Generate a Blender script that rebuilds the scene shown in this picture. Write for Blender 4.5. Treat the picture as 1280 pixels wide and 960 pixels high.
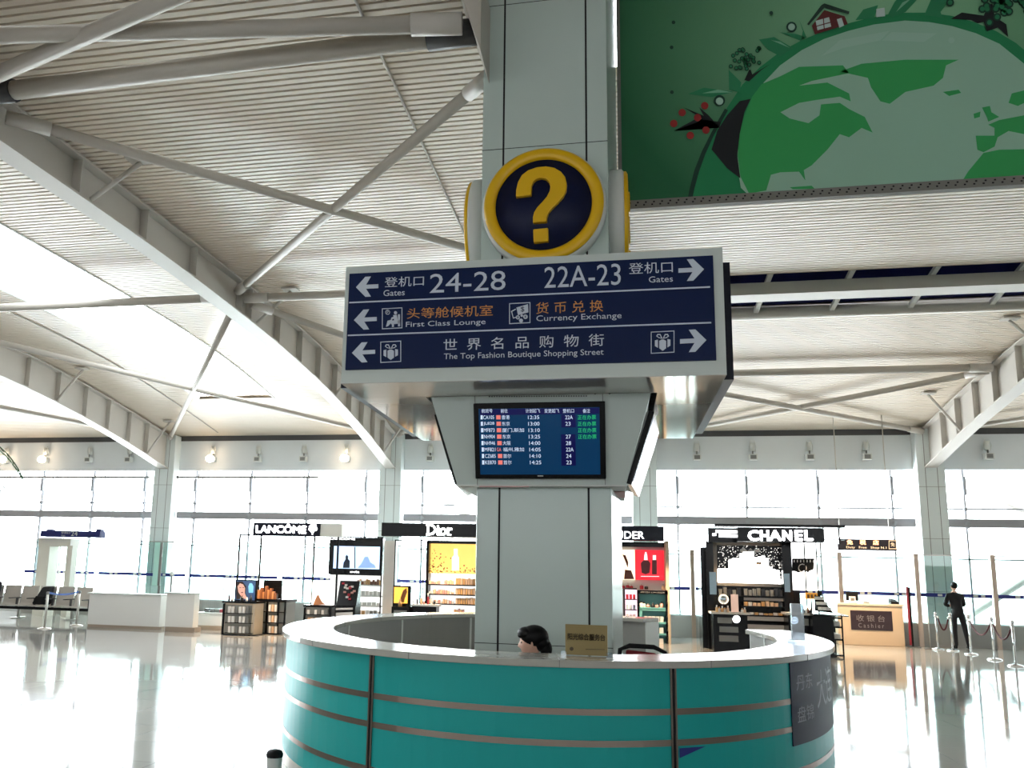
import bpy, bmesh, math, random
from mathutils import Vector, Matrix
random.seed(7)
for o in list(bpy.data.objects): bpy.data.objects.remove(o)
sc = bpy.context.scene
COL = sc.collection

# ------------------------------------------------------------------ camera, world, exposure
FPX, CX, CY, CAMH = 1064.0, 549.03, 531.46, 1.70
PITCH, ROLL, YAW = 9.827, 1.372, 11.998
_p, _r, _y = (math.radians(a) for a in (PITCH, ROLL, YAW))
FW = Vector((-math.sin(_y)*math.cos(_p), math.cos(_y)*math.cos(_p), math.sin(_p)))
_rt = Vector((math.cos(_y), math.sin(_y), 0)); _up = _rt.cross(FW)
RT = _rt*math.cos(_r) + _up*math.sin(_r); UP = _up*math.cos(_r) - _rt*math.sin(_r)
ORG = Vector((0, 0, CAMH))
cam = bpy.data.cameras.new('camera'); camo = bpy.data.objects.new('camera', cam); COL.objects.link(camo)
camo.matrix_world = Matrix(((RT.x, UP.x, -FW.x, 0), (RT.y, UP.y, -FW.y, 0), (RT.z, UP.z, -FW.z, CAMH), (0, 0, 0, 1)))
cam.sensor_fit = 'HORIZONTAL'; cam.sensor_width = 36; cam.lens = FPX/1280*36
cam.shift_x = (640-CX)/1280; cam.shift_y = (CY-480)/1280
cam.clip_start = 0.05; cam.clip_end = 400
sc.camera = camo

wd = bpy.data.worlds.new('World'); sc.world = wd; wd.use_nodes = True
bg = wd.node_tree.nodes['Background']; bg.inputs[0].default_value = (0.93, 0.97, 1.0, 1); bg.inputs[1].default_value = 1.0
# hazy sky, much brighter towards the sun side on the left
_n = wd.node_tree; _tc = _n.nodes.new('ShaderNodeTexCoord'); _dt = _n.nodes.new('ShaderNodeVectorMath'); _dt.operation = 'DOT_PRODUCT'; _dt.inputs[1].default_value = (-.8, .6, .05)
_mr = _n.nodes.new('ShaderNodeMapRange'); _mr.interpolation_type = 'SMOOTHSTEP'
for _k, _v in zip((1, 2, 3, 4), (.0, 1.0, 2.2, 12.5)): _mr.inputs[_k].default_value = _v
_n.links.new(_tc.outputs['Generated'], _dt.inputs[0]); _n.links.new(_dt.outputs['Value'], _mr.inputs[0]); _n.links.new(_mr.outputs[0], bg.inputs[1])
sc.view_settings.view_transform = 'Standard'; sc.view_settings.look = 'None'
sc.view_settings.gamma = 1; sc.view_settings.use_curve_mapping = False
sc.view_settings.exposure = 1.1
sc.cycles.use_denoising = True
sc.cycles.max_bounces = 10; sc.cycles.diffuse_bounces = 5; sc.cycles.glossy_bounces = 5
sc.cycles.transparent_max_bounces = 16; sc.cycles.transmission_bounces = 6
sc.cycles.caustics_reflective = False; sc.cycles.caustics_refractive = False

# ------------------------------------------------------------------ helpers
def ray(px, py): return (RT*(px-CX) + UP*(CY-py) + FW*FPX)/FPX
def at(px, py, Y): d = ray(px, py); return ORG + d*(Y/d.y)
def atz(px, py, z): d = ray(px, py); return ORG + d*((z-CAMH)/d.z)
def atpl(px, py, P0, N): d = ray(px, py); return ORG + d*((P0-ORG).dot(N)/d.dot(N))
def lin(c): c /= 255; return c/12.92 if c <= .04045 else ((c+.055)/1.055)**2.4
def rgb(*c): return tuple(lin(v) for v in c) + (1,)
MATS = {}
def mat(name, col, rough=.5, metal=0, emit=0, spec=.5, alpha=1, noise=0, nscale=8, ecol=None):
    if name in MATS: return MATS[name]
    m = bpy.data.materials.new(name); m.use_nodes = True; MATS[name] = m
    nt = m.node_tree; b = nt.nodes['Principled BSDF']; c = rgb(*col)
    b.inputs['Base Color'].default_value = c; b.inputs['Roughness'].default_value = rough
    b.inputs['Metallic'].default_value = metal; b.inputs['Specular IOR Level'].default_value = spec
    b.inputs['Alpha'].default_value = alpha
    if emit:
        b.inputs['Emission Color'].default_value = rgb(*(ecol or col)); b.inputs['Emission Strength'].default_value = emit
    if noise:
        tc = nt.nodes.new('ShaderNodeTexCoord'); n = nt.nodes.new('ShaderNodeTexNoise'); n.inputs['Scale'].default_value = nscale
        n.inputs['Detail'].default_value = 5
        mx = nt.nodes.new('ShaderNodeMix'); mx.data_type = 'RGBA'
        mx.inputs[6].default_value = tuple(v*(1-noise) for v in c[:3])+(1,); mx.inputs[7].default_value = tuple(min(1, v*(1+noise)) for v in c[:3])+(1,)
        nt.links.new(tc.outputs['Object'], n.inputs['Vector']); nt.links.new(n.outputs['Fac'], mx.inputs[0]); nt.links.new(mx.outputs[2], b.inputs['Base Color'])
    return m
def glassmat(name, col, gl=.08, rough=0.02):
    if name in MATS: return MATS[name]
    m = bpy.data.materials.new(name); m.use_nodes = True; MATS[name] = m; nt = m.node_tree
    for n in list(nt.nodes): nt.nodes.remove(n)
    o = nt.nodes.new('ShaderNodeOutputMaterial'); t = nt.nodes.new('ShaderNodeBsdfTransparent'); g = nt.nodes.new('ShaderNodeBsdfGlossy'); x = nt.nodes.new('ShaderNodeMixShader')
    t.inputs[0].default_value = rgb(*col); g.inputs['Roughness'].default_value = rough; x.inputs[0].default_value = gl
    nt.links.new(t.outputs[0], x.inputs[1]); nt.links.new(g.outputs[0], x.inputs[2]); nt.links.new(x.outputs[0], o.inputs[0])
    return m

class MB:
    def __init__(s): s.v = []; s.f = []; s.m = []; s.sm = []
    def add(s, vs, fs, m=0, smooth=False):
        k = len(s.v); s.v += [tuple(v) for v in vs]
        for f in fs: s.f.append([i+k for i in f]); s.m.append(m); s.sm.append(smooth)
        return s
    def box(s, x0, x1, y0, y1, z0, z1, m=0):
        x0, x1 = sorted((x0, x1)); y0, y1 = sorted((y0, y1)); z0, z1 = sorted((z0, z1))
        return s.add([(x0,y0,z0),(x1,y0,z0),(x1,y1,z0),(x0,y1,z0),(x0,y0,z1),(x1,y0,z1),(x1,y1,z1),(x0,y1,z1)],
              [(0,3,2,1),(4,5,6,7),(0,1,5,4),(1,2,6,5),(2,3,7,6),(3,0,4,7)], m)
    def hexa(s, p, m=0):      # 4 bottom + 4 top points, both counter-clockwise from above
        return s.add(p, [(0,3,2,1),(4,5,6,7),(0,1,5,4),(1,2,6,5),(2,3,7,6),(3,0,4,7)], m)
    def beam(s, p0, p1, w, h, m=0):   # rectangular bar along p0-p1; h measured upwards
        p0, p1 = Vector(p0), Vector(p1); d = (p1-p0).normalized()
        a = d.cross(Vector((0,0,1)));  a = a.normalized() if a.length > 1e-4 else Vector((1,0,0)); b = a.cross(d).normalized()
        a, b = a*w/2, b*h/2
        return s.add([p0-a-b, p0+a-b, p1+a-b, p1-a-b, p0-a+b, p0+a+b, p1+a+b, p1-a+b], [(0,1,2,3),(4,7,6,5),(0,4,5,1),(1,5,6,2),(2,6,7,3),(3,7,4,0)], m)
    def pxb(s, r, Y, d, m=0, floor=False):   # box whose front face spans a measured rectangle at distance Y
        x0, y0, x1, y1 = r; xm, ym = (x0+x1)/2, (y0+y1)/2
        z0 = 0 if floor else at(xm, y1, Y).z
        return s.box(at(x0, ym, Y).x, at(x1, ym, Y).x, Y, Y+d, z0, at(xm, y0, Y).z, m)
    def tube(s, p0, p1, r, n=12, m=0, r1=None, cap=True):
        p0, p1 = Vector(p0), Vector(p1); d = (p1-p0).normalized()
        a = d.cross(Vector((0,0,1)) if abs(d.z) < .9 else Vector((1,0,0))).normalized(); b = d.cross(a)
        r1 = r if r1 is None else r1
        c = [(a*math.cos(t)+b*math.sin(t)) for t in (2*math.pi*i/n for i in range(n))]
        k = len(s.v)
        s.add([p0+q*r for q in c]+[p1+q*r1 for q in c], [(i, (i+1) % n, n+(i+1) % n, n+i) for i in range(n)], m, True)
        if cap: s.f += [[k+i for i in range(n)][::-1], [k+n+i for i in range(n)]]; s.m += [m, m]; s.sm += [False, False]
        return s
    def path(s, pts, r, n=8, m=0):
        pts = [Vector(p) for p in pts]; k = len(s.v); rings = []
        up = Vector((0, 0, 1))
        for i, p in enumerate(pts):
            d = (pts[min(i+1, len(pts)-1)]-pts[max(i-1, 0)]).normalized()
            a = d.cross(up); a = a.normalized() if a.length > 1e-3 else Vector((1, 0, 0)); b = d.cross(a)
            rings.append([p+(a*math.cos(t)+b*math.sin(t))*r for t in (2*math.pi*j/n for j in range(n))])
        fs = [(i*n+j, i*n+(j+1) % n, (i+1)*n+(j+1) % n, (i+1)*n+j) for i in range(len(pts)-1) for j in range(n)]
        s.add([q for R in rings for q in R], fs, m, True)
        s.add(rings[0], [list(range(n))[::-1]], m); s.add(rings[-1], [list(range(n))], m); return s
    def lathe(s, c, prof, n=24, m=0, smooth=True, axis='z'):
        c = Vector(c); k = len(prof); vs = []
        for r, h in prof:
            for i in range(n):
                t = 2*math.pi*i/n
                q = (r*math.cos(t), r*math.sin(t), h) if axis == 'z' else (r*math.cos(t), h, r*math.sin(t)) if axis == 'y' else (h, r*math.cos(t), r*math.sin(t))
                vs.append(c+Vector(q))
        s.add(vs, [(i*n+j, i*n+(j+1) % n, (i+1)*n+(j+1) % n, (i+1)*n+j) for i in range(k-1) for j in range(n)], m, smooth)
        s.add(vs[:n], [list(range(n))[::-1]], m); s.add(vs[-n:], [list(range(n))], m); return s
    def ball(s, c, r, n=14, m=0, sc_=(1, 1, 1)):
        c = Vector(c); h = n//2; vs = []
        for i in range(h+1):
            a = math.pi*i/h - math.pi/2
            rr = max(math.cos(a), 1e-3)
            for j in range(n):
                t = 2*math.pi*j/n; vs.append(c+Vector((r*rr*math.cos(t)*sc_[0], r*rr*math.sin(t)*sc_[1], r*math.sin(a)*sc_[2])))
        return s.add(vs, [(i*n+j, i*n+(j+1) % n, (i+1)*n+(j+1) % n, (i+1)*n+j) for i in range(h) for j in range(n)], m, True)
    def poly(s, pts, off, m=0):     # flat polygon pts extruded by vector off (points ordered any way)
        n = len(pts); pts = [Vector(p) for p in pts]; off = Vector(off)
        return s.add(pts+[p+off for p in pts], [list(range(n)), list(range(2*n-1, n-1, -1))]+[(i, (i+1) % n, n+(i+1) % n, n+i) for i in range(n)], m)
    def build(s, name, mats, parent=None, bev=0, label=None):
        me = bpy.data.meshes.new(name); me.from_pydata(s.v, [], s.f)
        for m in (mats if isinstance(mats, (list, tuple)) else [mats]): me.materials.append(m)
        me.polygons.foreach_set('material_index', s.m); me.polygons.foreach_set('use_smooth', s.sm)
        bm = bmesh.new(); bm.from_mesh(me); bmesh.ops.recalc_face_normals(bm, faces=bm.faces); bm.to_mesh(me); bm.free()
        return link(name, me, parent, bev, label)
def link(name, me, parent=None, bev=0, label=None):
    o = bpy.data.objects.new(name, me); COL.objects.link(o)
    if parent: setpar(o, parent)
    if bev:
        b = o.modifiers.new('bevel', 'BEVEL'); b.width = bev; b.segments = 2; b.limit_method = 'ANGLE'
    if label: o['label'] = label
    return o
def setpar(o, p):
    o.parent = p
    if p.type == 'EMPTY': o.matrix_parent_inverse = Matrix.Translation(-Vector(p.location))
def tag(o, label, cat=None, group=None):
    o['label'] = label
    if cat: o['category'] = cat
    if group: o['group'] = group
    return o
def thing(name, label, cat, loc, group=None):
    o = bpy.data.objects.new(name, None); COL.objects.link(o); o.location = loc; o.empty_display_size = .2
    return tag(o, label, cat, group)
def struct(o): o['kind'] = 'structure'; return o
def kids(o): return [c for c in KIDS if c.parent == o]
def dup(root, dx, label, group=None):
    c = root.copy(); COL.objects.link(c); c.location = Vector(root.location)+Vector(dx); c['label'] = label
    if group: c['group'] = group
    for ch in root.children:
        d = ch.copy(); COL.objects.link(d); d.parent = c; d.matrix_parent_inverse = ch.matrix_parent_inverse.copy()
        for g in ch.children:
            e = g.copy(); COL.objects.link(e); e.parent = d
    return c
# plane frames for writing: (origin, u, v, n towards the viewer)
def vplane(Y): return (Vector((0, Y, 0)), Vector((1, 0, 0)), Vector((0, 0, 1)), Vector((0, -1, 0)))
def glyphs(s, bold=0):
    cu = bpy.data.curves.new('t', 'FONT'); cu.body = s; cu.size = 1; cu.offset = bold; cu.resolution_u = 3; cu.align_x = 'LEFT'
    o = bpy.data.objects.new('t', cu); COL.objects.link(o)
    me = bpy.data.meshes.new_from_object(o.evaluated_get(bpy.context.evaluated_depsgraph_get()))
    bpy.data.objects.remove(o); bpy.data.curves.remove(cu)
    vs = [v.co.copy() for v in me.vertices]; fs = [list(p.vertices) for p in me.polygons]; bpy.data.meshes.remove(me)
    return vs, fs
def fit_text(mb, s, xl, xr, ym, h, pl, m=0, bold=0, thick=.002, proud=.002):
    if bold:      # heavier strokes: the same letters overprinted a little apart
        for dx, dy in ((-1, -1), (1, -1), (-1, 1), (1, 1)): fit_text(mb, s, xl+dx*bold+bold, xr+dx*bold-bold, ym+dy*bold, h-2*bold, pl, m, 0, thick, proud)
        return
    vs, fs = glyphs(s, 0)
    if not vs: return
    x0, x1 = min(v.x for v in vs), max(v.x for v in vs); y0, y1 = min(v.y for v in vs), max(v.y for v in vs)
    P0, u, v_, n = pl
    A, B = atpl(xl, ym, P0, n), atpl(xr, ym, P0, n); xm = (xl+xr)/2
    T, C = atpl(xm, ym-h/2, P0, n), atpl(xm, ym+h/2, P0, n)
    ua, ub = A.dot(u), B.dot(u); vt, vc = T.dot(v_), C.dot(v_)
    base = P0 - u*P0.dot(u) - v_*P0.dot(v_)
    out = [base + u*(ua+(q.x-x0)/(x1-x0)*(ub-ua)) + v_*(vc+(q.y-y0)/(y1-y0)*(vt-vc)) + n*(proud+thick) for q in vs]
    mb.add(out, fs, m)
    # thin side skirt so that the lettering has thickness
    ed = {}
    for f in fs:
        for i in range(len(f)):
            e = (f[i], f[(i+1) % len(f)]); ed[e] = 1
    bd = [e for e in ed if (e[1], e[0]) not in ed]
    if len(bd) < 6000:
        k = len(mb.v); idx = {}
        for a, b in bd:
            for w in (a, b):
                if w not in idx: idx[w] = len(idx)
        mb.v += [tuple(out[w]) for w in idx]; nn = len(idx); mb.v += [tuple(out[w]-n*thick) for w in idx]
        for a, b in bd:
            mb.f.append([k+idx[a], k+nn+idx[a], k+nn+idx[b], k+idx[b]]); mb.m.append(m); mb.sm.append(False)
def pxpoly(mb, pts, pl, m=0, thick=.002, proud=.001):
    P0, u, v, n = pl
    mb.poly([atpl(x, y, P0, n)+n*proud for x, y in pts], n*thick, m)
def circ(cx, cy, r, n=16, ry=None): return [(cx+r*math.cos(2*math.pi*i/n), cy+(ry or r)*math.sin(2*math.pi*i/n)) for i in range(n)]

# ------------------------------------------------------------------ materials
M_white = mat('white_paint', (205, 207, 203), .45)
M_wall = mat('wall_paint', (212, 217, 220), .6, noise=.03, nscale=2)
M_steel = mat('painted_steel', (190, 185, 178), .5, noise=.04, nscale=3)
M_tube = mat('painted_tube', (182, 176, 167), .5)
M_dark = mat('dark_steel', (70, 70, 72), .5)
M_clad = mat('grey_green_cladding', (190, 204, 199), .24, noise=.03, nscale=1.5)
M_seam = mat('black_seam', (25, 26, 28), .8)
M_navy = mat('navy_sign', (12, 30, 70), .4, spec=.15)
M_black = mat('black_gloss', (14, 14, 16), .2, spec=.2)
M_blackm = mat('black_matt', (18, 18, 20), .6, spec=.2)
M_txt = mat('sign_white', (196, 206, 220), .5)
M_orange = mat('sign_orange', (204, 138, 70), .5)
M_yellow = mat('yellow_plastic', (226, 178, 12), .35)
M_teal = mat('teal_panel', (26, 162, 160), .4, spec=.3, noise=.03, nscale=1.2)
M_chrome = mat('brushed_steel', (190, 186, 180), .28, metal=1)
M_polish = mat('polished_steel', (215, 215, 215), .12, metal=1)
M_marble = mat('pale_marble', (176, 174, 166), .14, noise=.08, nscale=9)
M_inner = mat('grey_laminate', (138, 136, 132), .5)
M_glow = mat('white_glow', (255, 255, 255), .5, emit=4)
M_glowtxt = mat('lit_letters', (255, 255, 255), .5, emit=3)
M_warm = mat('lit_lamp', (255, 225, 190), .5, emit=14)
M_skin = mat('skin', (216, 172, 150), .5)
M_hair = mat('black_hair', (10, 9, 10), .5, spec=.2)
M_cloth = mat('black_cloth', (16, 16, 20), .8)
M_beige = mat('beige_laminate', (214, 190, 160), .4)
M_gold = mat('gold_plate', (132, 114, 70), .4, metal=.3)
M_glass = glassmat('clear_glass', (251, 253, 253), .05)
M_tint = glassmat('teal_glass', (234, 245, 243), .05)
M_blue = mat('blue_band', (28, 38, 120), .5)
M_red = mat('red_print', (150, 40, 52), .4)
M_grayd = mat('mid_grey', (120, 120, 118), .4)
M_wood = mat('brown_box', (120, 76, 50), .5)

def deck_mat():
    m = mat('ceiling_strip_metal', (220, 209, 194), .38); nt = m.node_tree; b = nt.nodes['Principled BSDF']
    tc = nt.nodes.new('ShaderNodeTexCoord'); mp = nt.nodes.new('ShaderNodeMapping'); mp.inputs['Scale'].default_value = (.12, 1.2, 1)
    n = nt.nodes.new('ShaderNodeTexNoise'); n.inputs['Scale'].default_value = 2.2; n.inputs['Detail'].default_value = 4
    r = nt.nodes.new('ShaderNodeMapRange'); r.inputs['To Min'].default_value = .3; r.inputs['To Max'].default_value = .5
    nt.links.new(tc.outputs['Object'], mp.inputs[0]); nt.links.new(mp.outputs[0], n.inputs['Vector']); nt.links.new(n.outputs['Fac'], r.inputs['Value']); nt.links.new(r.outputs[0], b.inputs['Roughness'])
    return m
M_deck = deck_mat()
def floor_mat():
    m = mat('polished_floor', (176, 176, 172), .07); nt = m.node_tree; b = nt.nodes['Principled BSDF']
    tc = nt.nodes.new('ShaderNodeTexCoord'); br = nt.nodes.new('ShaderNodeTexBrick')
    br.inputs['Scale'].default_value = 1; br.offset = 0; br.inputs['Brick Width'].default_value = .8; br.inputs['Row Height'].default_value = .8
    br.inputs['Mortar Size'].default_value = .004; br.inputs['Color1'].default_value = rgb(166, 163, 158); br.inputs['Color2'].default_value = rgb(157, 155, 151); br.inputs['Mortar'].default_value = rgb(120, 120, 118)
    n = nt.nodes.new('ShaderNodeTexNoise'); n.inputs['Scale'].default_value = 1.3; n.inputs['Detail'].default_value = 8
    r = nt.nodes.new('ShaderNodeMapRange'); r.inputs['To Min'].default_value = .03; r.inputs['To Max'].default_value = .1
    nt.links.new(tc.outputs['Object'], br.inputs['Vector']); nt.links.new(tc.outputs['Object'], n.inputs['Vector']); nt.links.new(br.outputs['Color'], b.inputs['Base Color'])
    nt.links.new(n.outputs['Fac'], r.inputs['Value']); nt.links.new(r.outputs[0], b.inputs['Roughness'])
    return m
M_floor = floor_mat()

# ------------------------------------------------------------------ setting: shell
XL, XR, YB, YF = -32.0, 26.0, -14.0, 27.5
struct(MB().box(XL-.3, XR+.3, YB-.3, YF+2, -.2, 0).build('floor', M_floor))
ZB = [(-14.5, 6.15), (-8, 6.35), (0, 6.55), (5, 6.64), (8.5, 6.68), (11.8, 6.71), (14.5, 6.64), (17, 6.54), (20.4, 6.24), (22.2, 5.97), (24, 5.7), (26.9, 5.1), (28, 4.85)]
ZT = [(-14.5, 6.85), (-8, 7.0), (0, 7.15), (5, 7.22), (9, 7.26), (13, 7.31), (16.8, 7.31), (19, 7.24), (21, 7.1), (23.8, 6.75), (26.9, 6.28), (28, 6.1)]
def interp(T, y):
    for (a, p), (b, q) in zip(T, T[1:]):
        if y <= b:
            t = (y-a)/(b-a); return p+(q-p)*t
    return T[-1][1]
def smooth(T, y): return sum(interp(T, min(max(y+d, T[0][0]), T[-1][0])) for d in (-1.2, -.8, -.4, 0, .4, .8, 1.2))/7
zb = lambda y: smooth(ZB, y); zt = lambda y: smooth(ZT, y)
zd = lambda y: zt(y)+.07
# ceiling: metal strips with narrow grooves, a skylight slot and a raised part over the pillar's right
def strips(mb, x0, x1, y0, y1, pitch=.115):
    n = max(1, round((y1-y0)/pitch)); p = (y1-y0)/n; prof = []
    for i in range(n):
        y = y0+i*p
        prof += [(y, zd(y)), (y+.68*p, zd(y+.68*p)), (y+.7*p, zd(y+.7*p)+.05), (y+.98*p, zd(y+.98*p)+.05)]
    prof.append((y1, zd(y1)))
    k = len(prof)
    mb.add([(x0, y, z) for y, z in prof]+[(x1, y, z) for y, z in prof], [(i, i+1, k+i+1, k+i) for i in range(k-1)])
    mb.add([(x0, y, z+.12) for y, z in prof[::8]]+[(x1, y, z+.12) for y, z in prof[::8]], [(i, i+1, len(prof[::8])+i+1, len(prof[::8])+i) for i in range(len(prof[::8])-1)])
SKX0, SKX1, SKY0, SKY1 = -12.7, -10.2, 4.0, 23.8
DX = -1.29
cl = MB()
strips(cl, XL, SKX0, YB, YF); strips(cl, SKX1, DX, YB, YF)
strips(cl, SKX0, SKX1, YB, SKY0); strips(cl, SKX0, SKX1, SKY1, YF)
strips(cl, DX, XR, YB, -4); strips(cl, DX, XR, 9.1, 16.2); strips(cl, DX, 1.0, 16.2, 18.1); strips(cl, DX, XR, 18.1, YF)
struct(cl.build('ceiling', M_deck))
# raised ceiling over the banner side
up_ = MB(); up_.box(DX, XR, -4, 9.1, 9.7, 9.8); up_.box(.1, XR, 9.1, 9.2, 7.34, 9.8); up_.box(DX-.1, DX, -4, 9.1, 7.3, 9.8); up_.box(DX, XR, -4.1, -4, 7.2, 9.8)
struct(up_.build('ceiling', M_deck))
# walls
HEAD, SILL = 5.05, .62
wb = MB(); wb.box(XL, XR, YF, YF+.3, 0, SILL); wb.box(XL, XR, YF, YF+.3, HEAD, 6.3)
struct(wb.build('wall_back', M_wall))
wf = MB(); wf.box(XL, XR, YB-.3, YB, 0, 3.0); wf.box(XL, XR, YB-.3, YB, 5.2, 7.1)
for x in range(-32, 27, 8): wf.box(x-.5, x+.5, YB-.3, YB, 3.0, 5.2)
struct(wf.build('wall_front', M_wall))
struct(MB().box(XL-.3, XL, YB-.3, YF+.3, 0, 7.6).build('wall_left', M_wall))
struct(MB().box(XR, XR+.3, YB-.3, YF+.3, 0, 9.9).build('wall_right', M_wall))
struct(MB().box(XL, XR, YF-.02, YF+.0, 6.1, 6.28).build('trim_1', M_dark))
# windows, one per bay
COLX = [-23.8, -15.6, -7.38, .81, 8.95, 17.1]
edges = [XL+.2]+[c for x in COLX for c in (x-.38, x+.38)]+[XR-.2]
for i in range(0, len(edges), 2):
    x0, x1 = edges[i], edges[i+1]
    w = bpy.data.objects.new('window_%d' % (i//2+1), None); COL.objects.link(w); w.location = (x0, YF, SILL); struct(w)
    MB().box(x0, x1, YF+.14, YF+.15, SILL, HEAD).build('pane', M_glass, w)
    f = MB(); nm = 4; 
    for k in range(nm):
        x = x0+.62+(x1-x0-1.2)*k/(nm-1)
        f.box(x-.025, x+.025, YF+.1, YF+.2, SILL, HEAD); f.tube((x, YF+.05, HEAD-.75), (x, YF+.05, HEAD-.2), .055, 8)
        f.ball((x, YF+.1, 3.9), .07, 8); f.ball((x, YF+.12, 3.47), .16, 8)
    f.box(x0, x1, YF+.1, YF+.16, 3.88, 3.92); f.box(x0, x1, YF+.1, YF+.16, 2.42, 2.46)
    f.build('mullion', mat('mullion_grey', (150, 152, 158), .5), w)
    MB().box(x0, x1, YF+.0, YF+.2, 3.36, 3.6).build('window_rail', mat('rail_grey', (150, 148, 152), .5), w)
# skylight
sk = bpy.data.objects.new('window_9', None); COL.objects.link(sk); sk.location = (SKX0, SKY0, 7.4); struct(sk)
n = 24; g = MB(); g.add([(x, SKY0+(SKY1-SKY0)*i/n, zd(SKY0+(SKY1-SKY0)*i/n)+.14) for x in (SKX0, SKX1) for i in range(n+1)], [(i, i+1, n+2+i, n+1+i) for i in range(n)])
g.build('pane', M_glass, sk)
fr = MB()
for x in (SKX0, SKX1):
    for i in range(n):
        a, b = SKY0+(SKY1-SKY0)*i/n, SKY0+(SKY1-SKY0)*(i+1)/n
        fr.beam((x, a, zd(a)+.06), (x, b, zd(b)+.06), .05, .16)
fr.build('frame', M_white, sk)
# slot with blue louvres above the right bay
sl = MB(); sl.box(1.0, XR, 16.1, 16.2, 7.45, 8.3); sl.box(1.0, XR, 18.1, 18.2, 7.4, 8.3); sl.box(1.0, XR, 16.1, 18.2, 8.3, 8.4); sl.box(.9, 1.0, 16.1, 18.2, 7.4, 8.4)
struct(sl.build('ceiling', mat('dark_blue_louvre', (26, 30, 92), .5)))
gt = thing('gutter_girder', 'grey gutter girder with white struts under the dark blue ceiling slot', 'girder', (8, 17, 7.1))
MB().box(1.05, XR-.1, 16.62, 17.1, 7.12, 7.36).build('box_beam', M_steel, gt)
MB().tube((1.05, 17.85, 7.12), (XR-.1, 17.85, 7.12), .13, 14).build('tube', M_tube, gt)
for k in range(12):
    x = 2.9+1.45*k
    MB().beam((x, 16.25, 7.5), (x-.1, 17.8, 7.1), .09, .07).build('strut', M_white, gt)

# ------------------------------------------------------------------ wall columns
CN = ['far left white wall column beyond the gate kiosk, left of frame', 'white wall column behind the bright display counters at left', 'white wall column between the two left shop fascias', 'pale clad wall column just right of the central pillar', 'pale clad wall column behind the standing man at right', 'far right wall column beyond the rope stanchions']
for i, x in enumerate(COLX):
    if i in (0, 5): 
        pass
    c = thing('wall_column', CN[i], 'column', (x, YF-.35, 0))
    MB().box(x-.37, x+.37, YF-.4, YF+.02, 0, 6.26).build('shaft', mat('column_white', (212, 220, 220), .4), c, bev=.02)
    sm = MB()
    for dx in (-.16, .16): sm.box(x+dx-.008, x+dx+.008, YF-.404, YF-.398, 0, 6.1)
    for z in (1.5, 3.0, 4.5): sm.box(x-.37, x+.37, YF-.404, YF-.398, z-.005, z+.005)
    sm.build('panel_joint', M_grayd, c)

# ------------------------------------------------------------------ rafters
RAFX = [(-23.8, -23.8), (-15.6, -15.6), (-7.36, -7.38), (-.95, .81), (8.95, 8.95), (17.1, 17.1)]
RN = ['grey arched roof rafter beyond the first wall column', 'grey arched roof rafter landing on the column left of the white counters', 'long grey arched roof rafter landing on the column between the perfume kiosks', 'grey roof rafter behind the central pillar, landing on the column right of it', 'grey arched roof rafter rising from the column behind the standing man', 'grey roof rafter at far right beyond the frame edge']
def rafx(i, y): a, b = RAFX[i]; return a if y < 8 else a+(b-a)*(y-8)/(YF-8)
for i in range(1, 5):
    y0 = -3.8 if i != 3 else -3.8
    pieces = [(y0, YF-.35)] if i != 3 else [(9.05, YF-.35)]
    r = thing('roof_rafter', RN[i], 'rafter', (rafx(i, YF-.4), YF-.4, 5.1))
    web, bf, tf = MB(), MB(), MB()
    hw = .17 if i != 3 else .22
    for a, b in pieces:
        ys = [a+(b-a)*k/40 for k in range(41)]
        for p, q in zip(ys, ys[1:]):
            for mb, w, l0, h0, l1, h1 in ((web, .012, zb(p)+.02, zt(p)-.02, zb(q)+.02, zt(q)-.02), (bf, hw, zb(p)-.0, zb(p)+.035, zb(q), zb(q)+.035), (tf, hw, zt(p)-.035, zt(p), zt(q)-.035, zt(q))):
                X0, X1 = rafx(i, p), rafx(i, q)
                mb.hexa([(X0-w, p, l0), (X0+w, p, l0), (X1+w, q, l1), (X1-w, q, l1), (X0-w, p, h0), (X0+w, p, h0), (X1+w, q, h1), (X1-w, q, h1)])
    web.build('web', M_steel, r); bf.build('bottom_flange', M_steel, r); tf.build('top_flange', M_steel, r)
    ks = [9.75-1.72*k for k in range(8)]+[11.47, 13.1, 15.0, 15.45, 16.95, 18.3, 19.6, 20.9, 22.2, 23.4, 24.6, 25.7]
    for y in ks:
        if i == 3 and y < 9.2: continue
        X = rafx(i, y)
        MB().box(X-hw+.02, X+hw-.02, y-.012, y+.012, zb(y)+.03, zt(y)-.03).build('stiffener', M_steel, r)
    for y in ([10.0, 15.7, 20.8, 25.7] if i < 4 else [10, 15.7, 19.3, 24.3]):
        if i == 3: continue
        for s in ((1,) if i < 3 else (-1, 1)):
            X = rafx(i, y)
            k = MB(); k.tube((X+s*.15, y, zb(y)+.06), (X+s*.85, y+.05, zd(y)-.06), .035, 8); k.box(X+s*.85-.16, X+s*.85+.16, y-.12, y+.12, zd(y)-.06, zd(y)-.02); k.build('fly_brace', M_steel, r)

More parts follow.
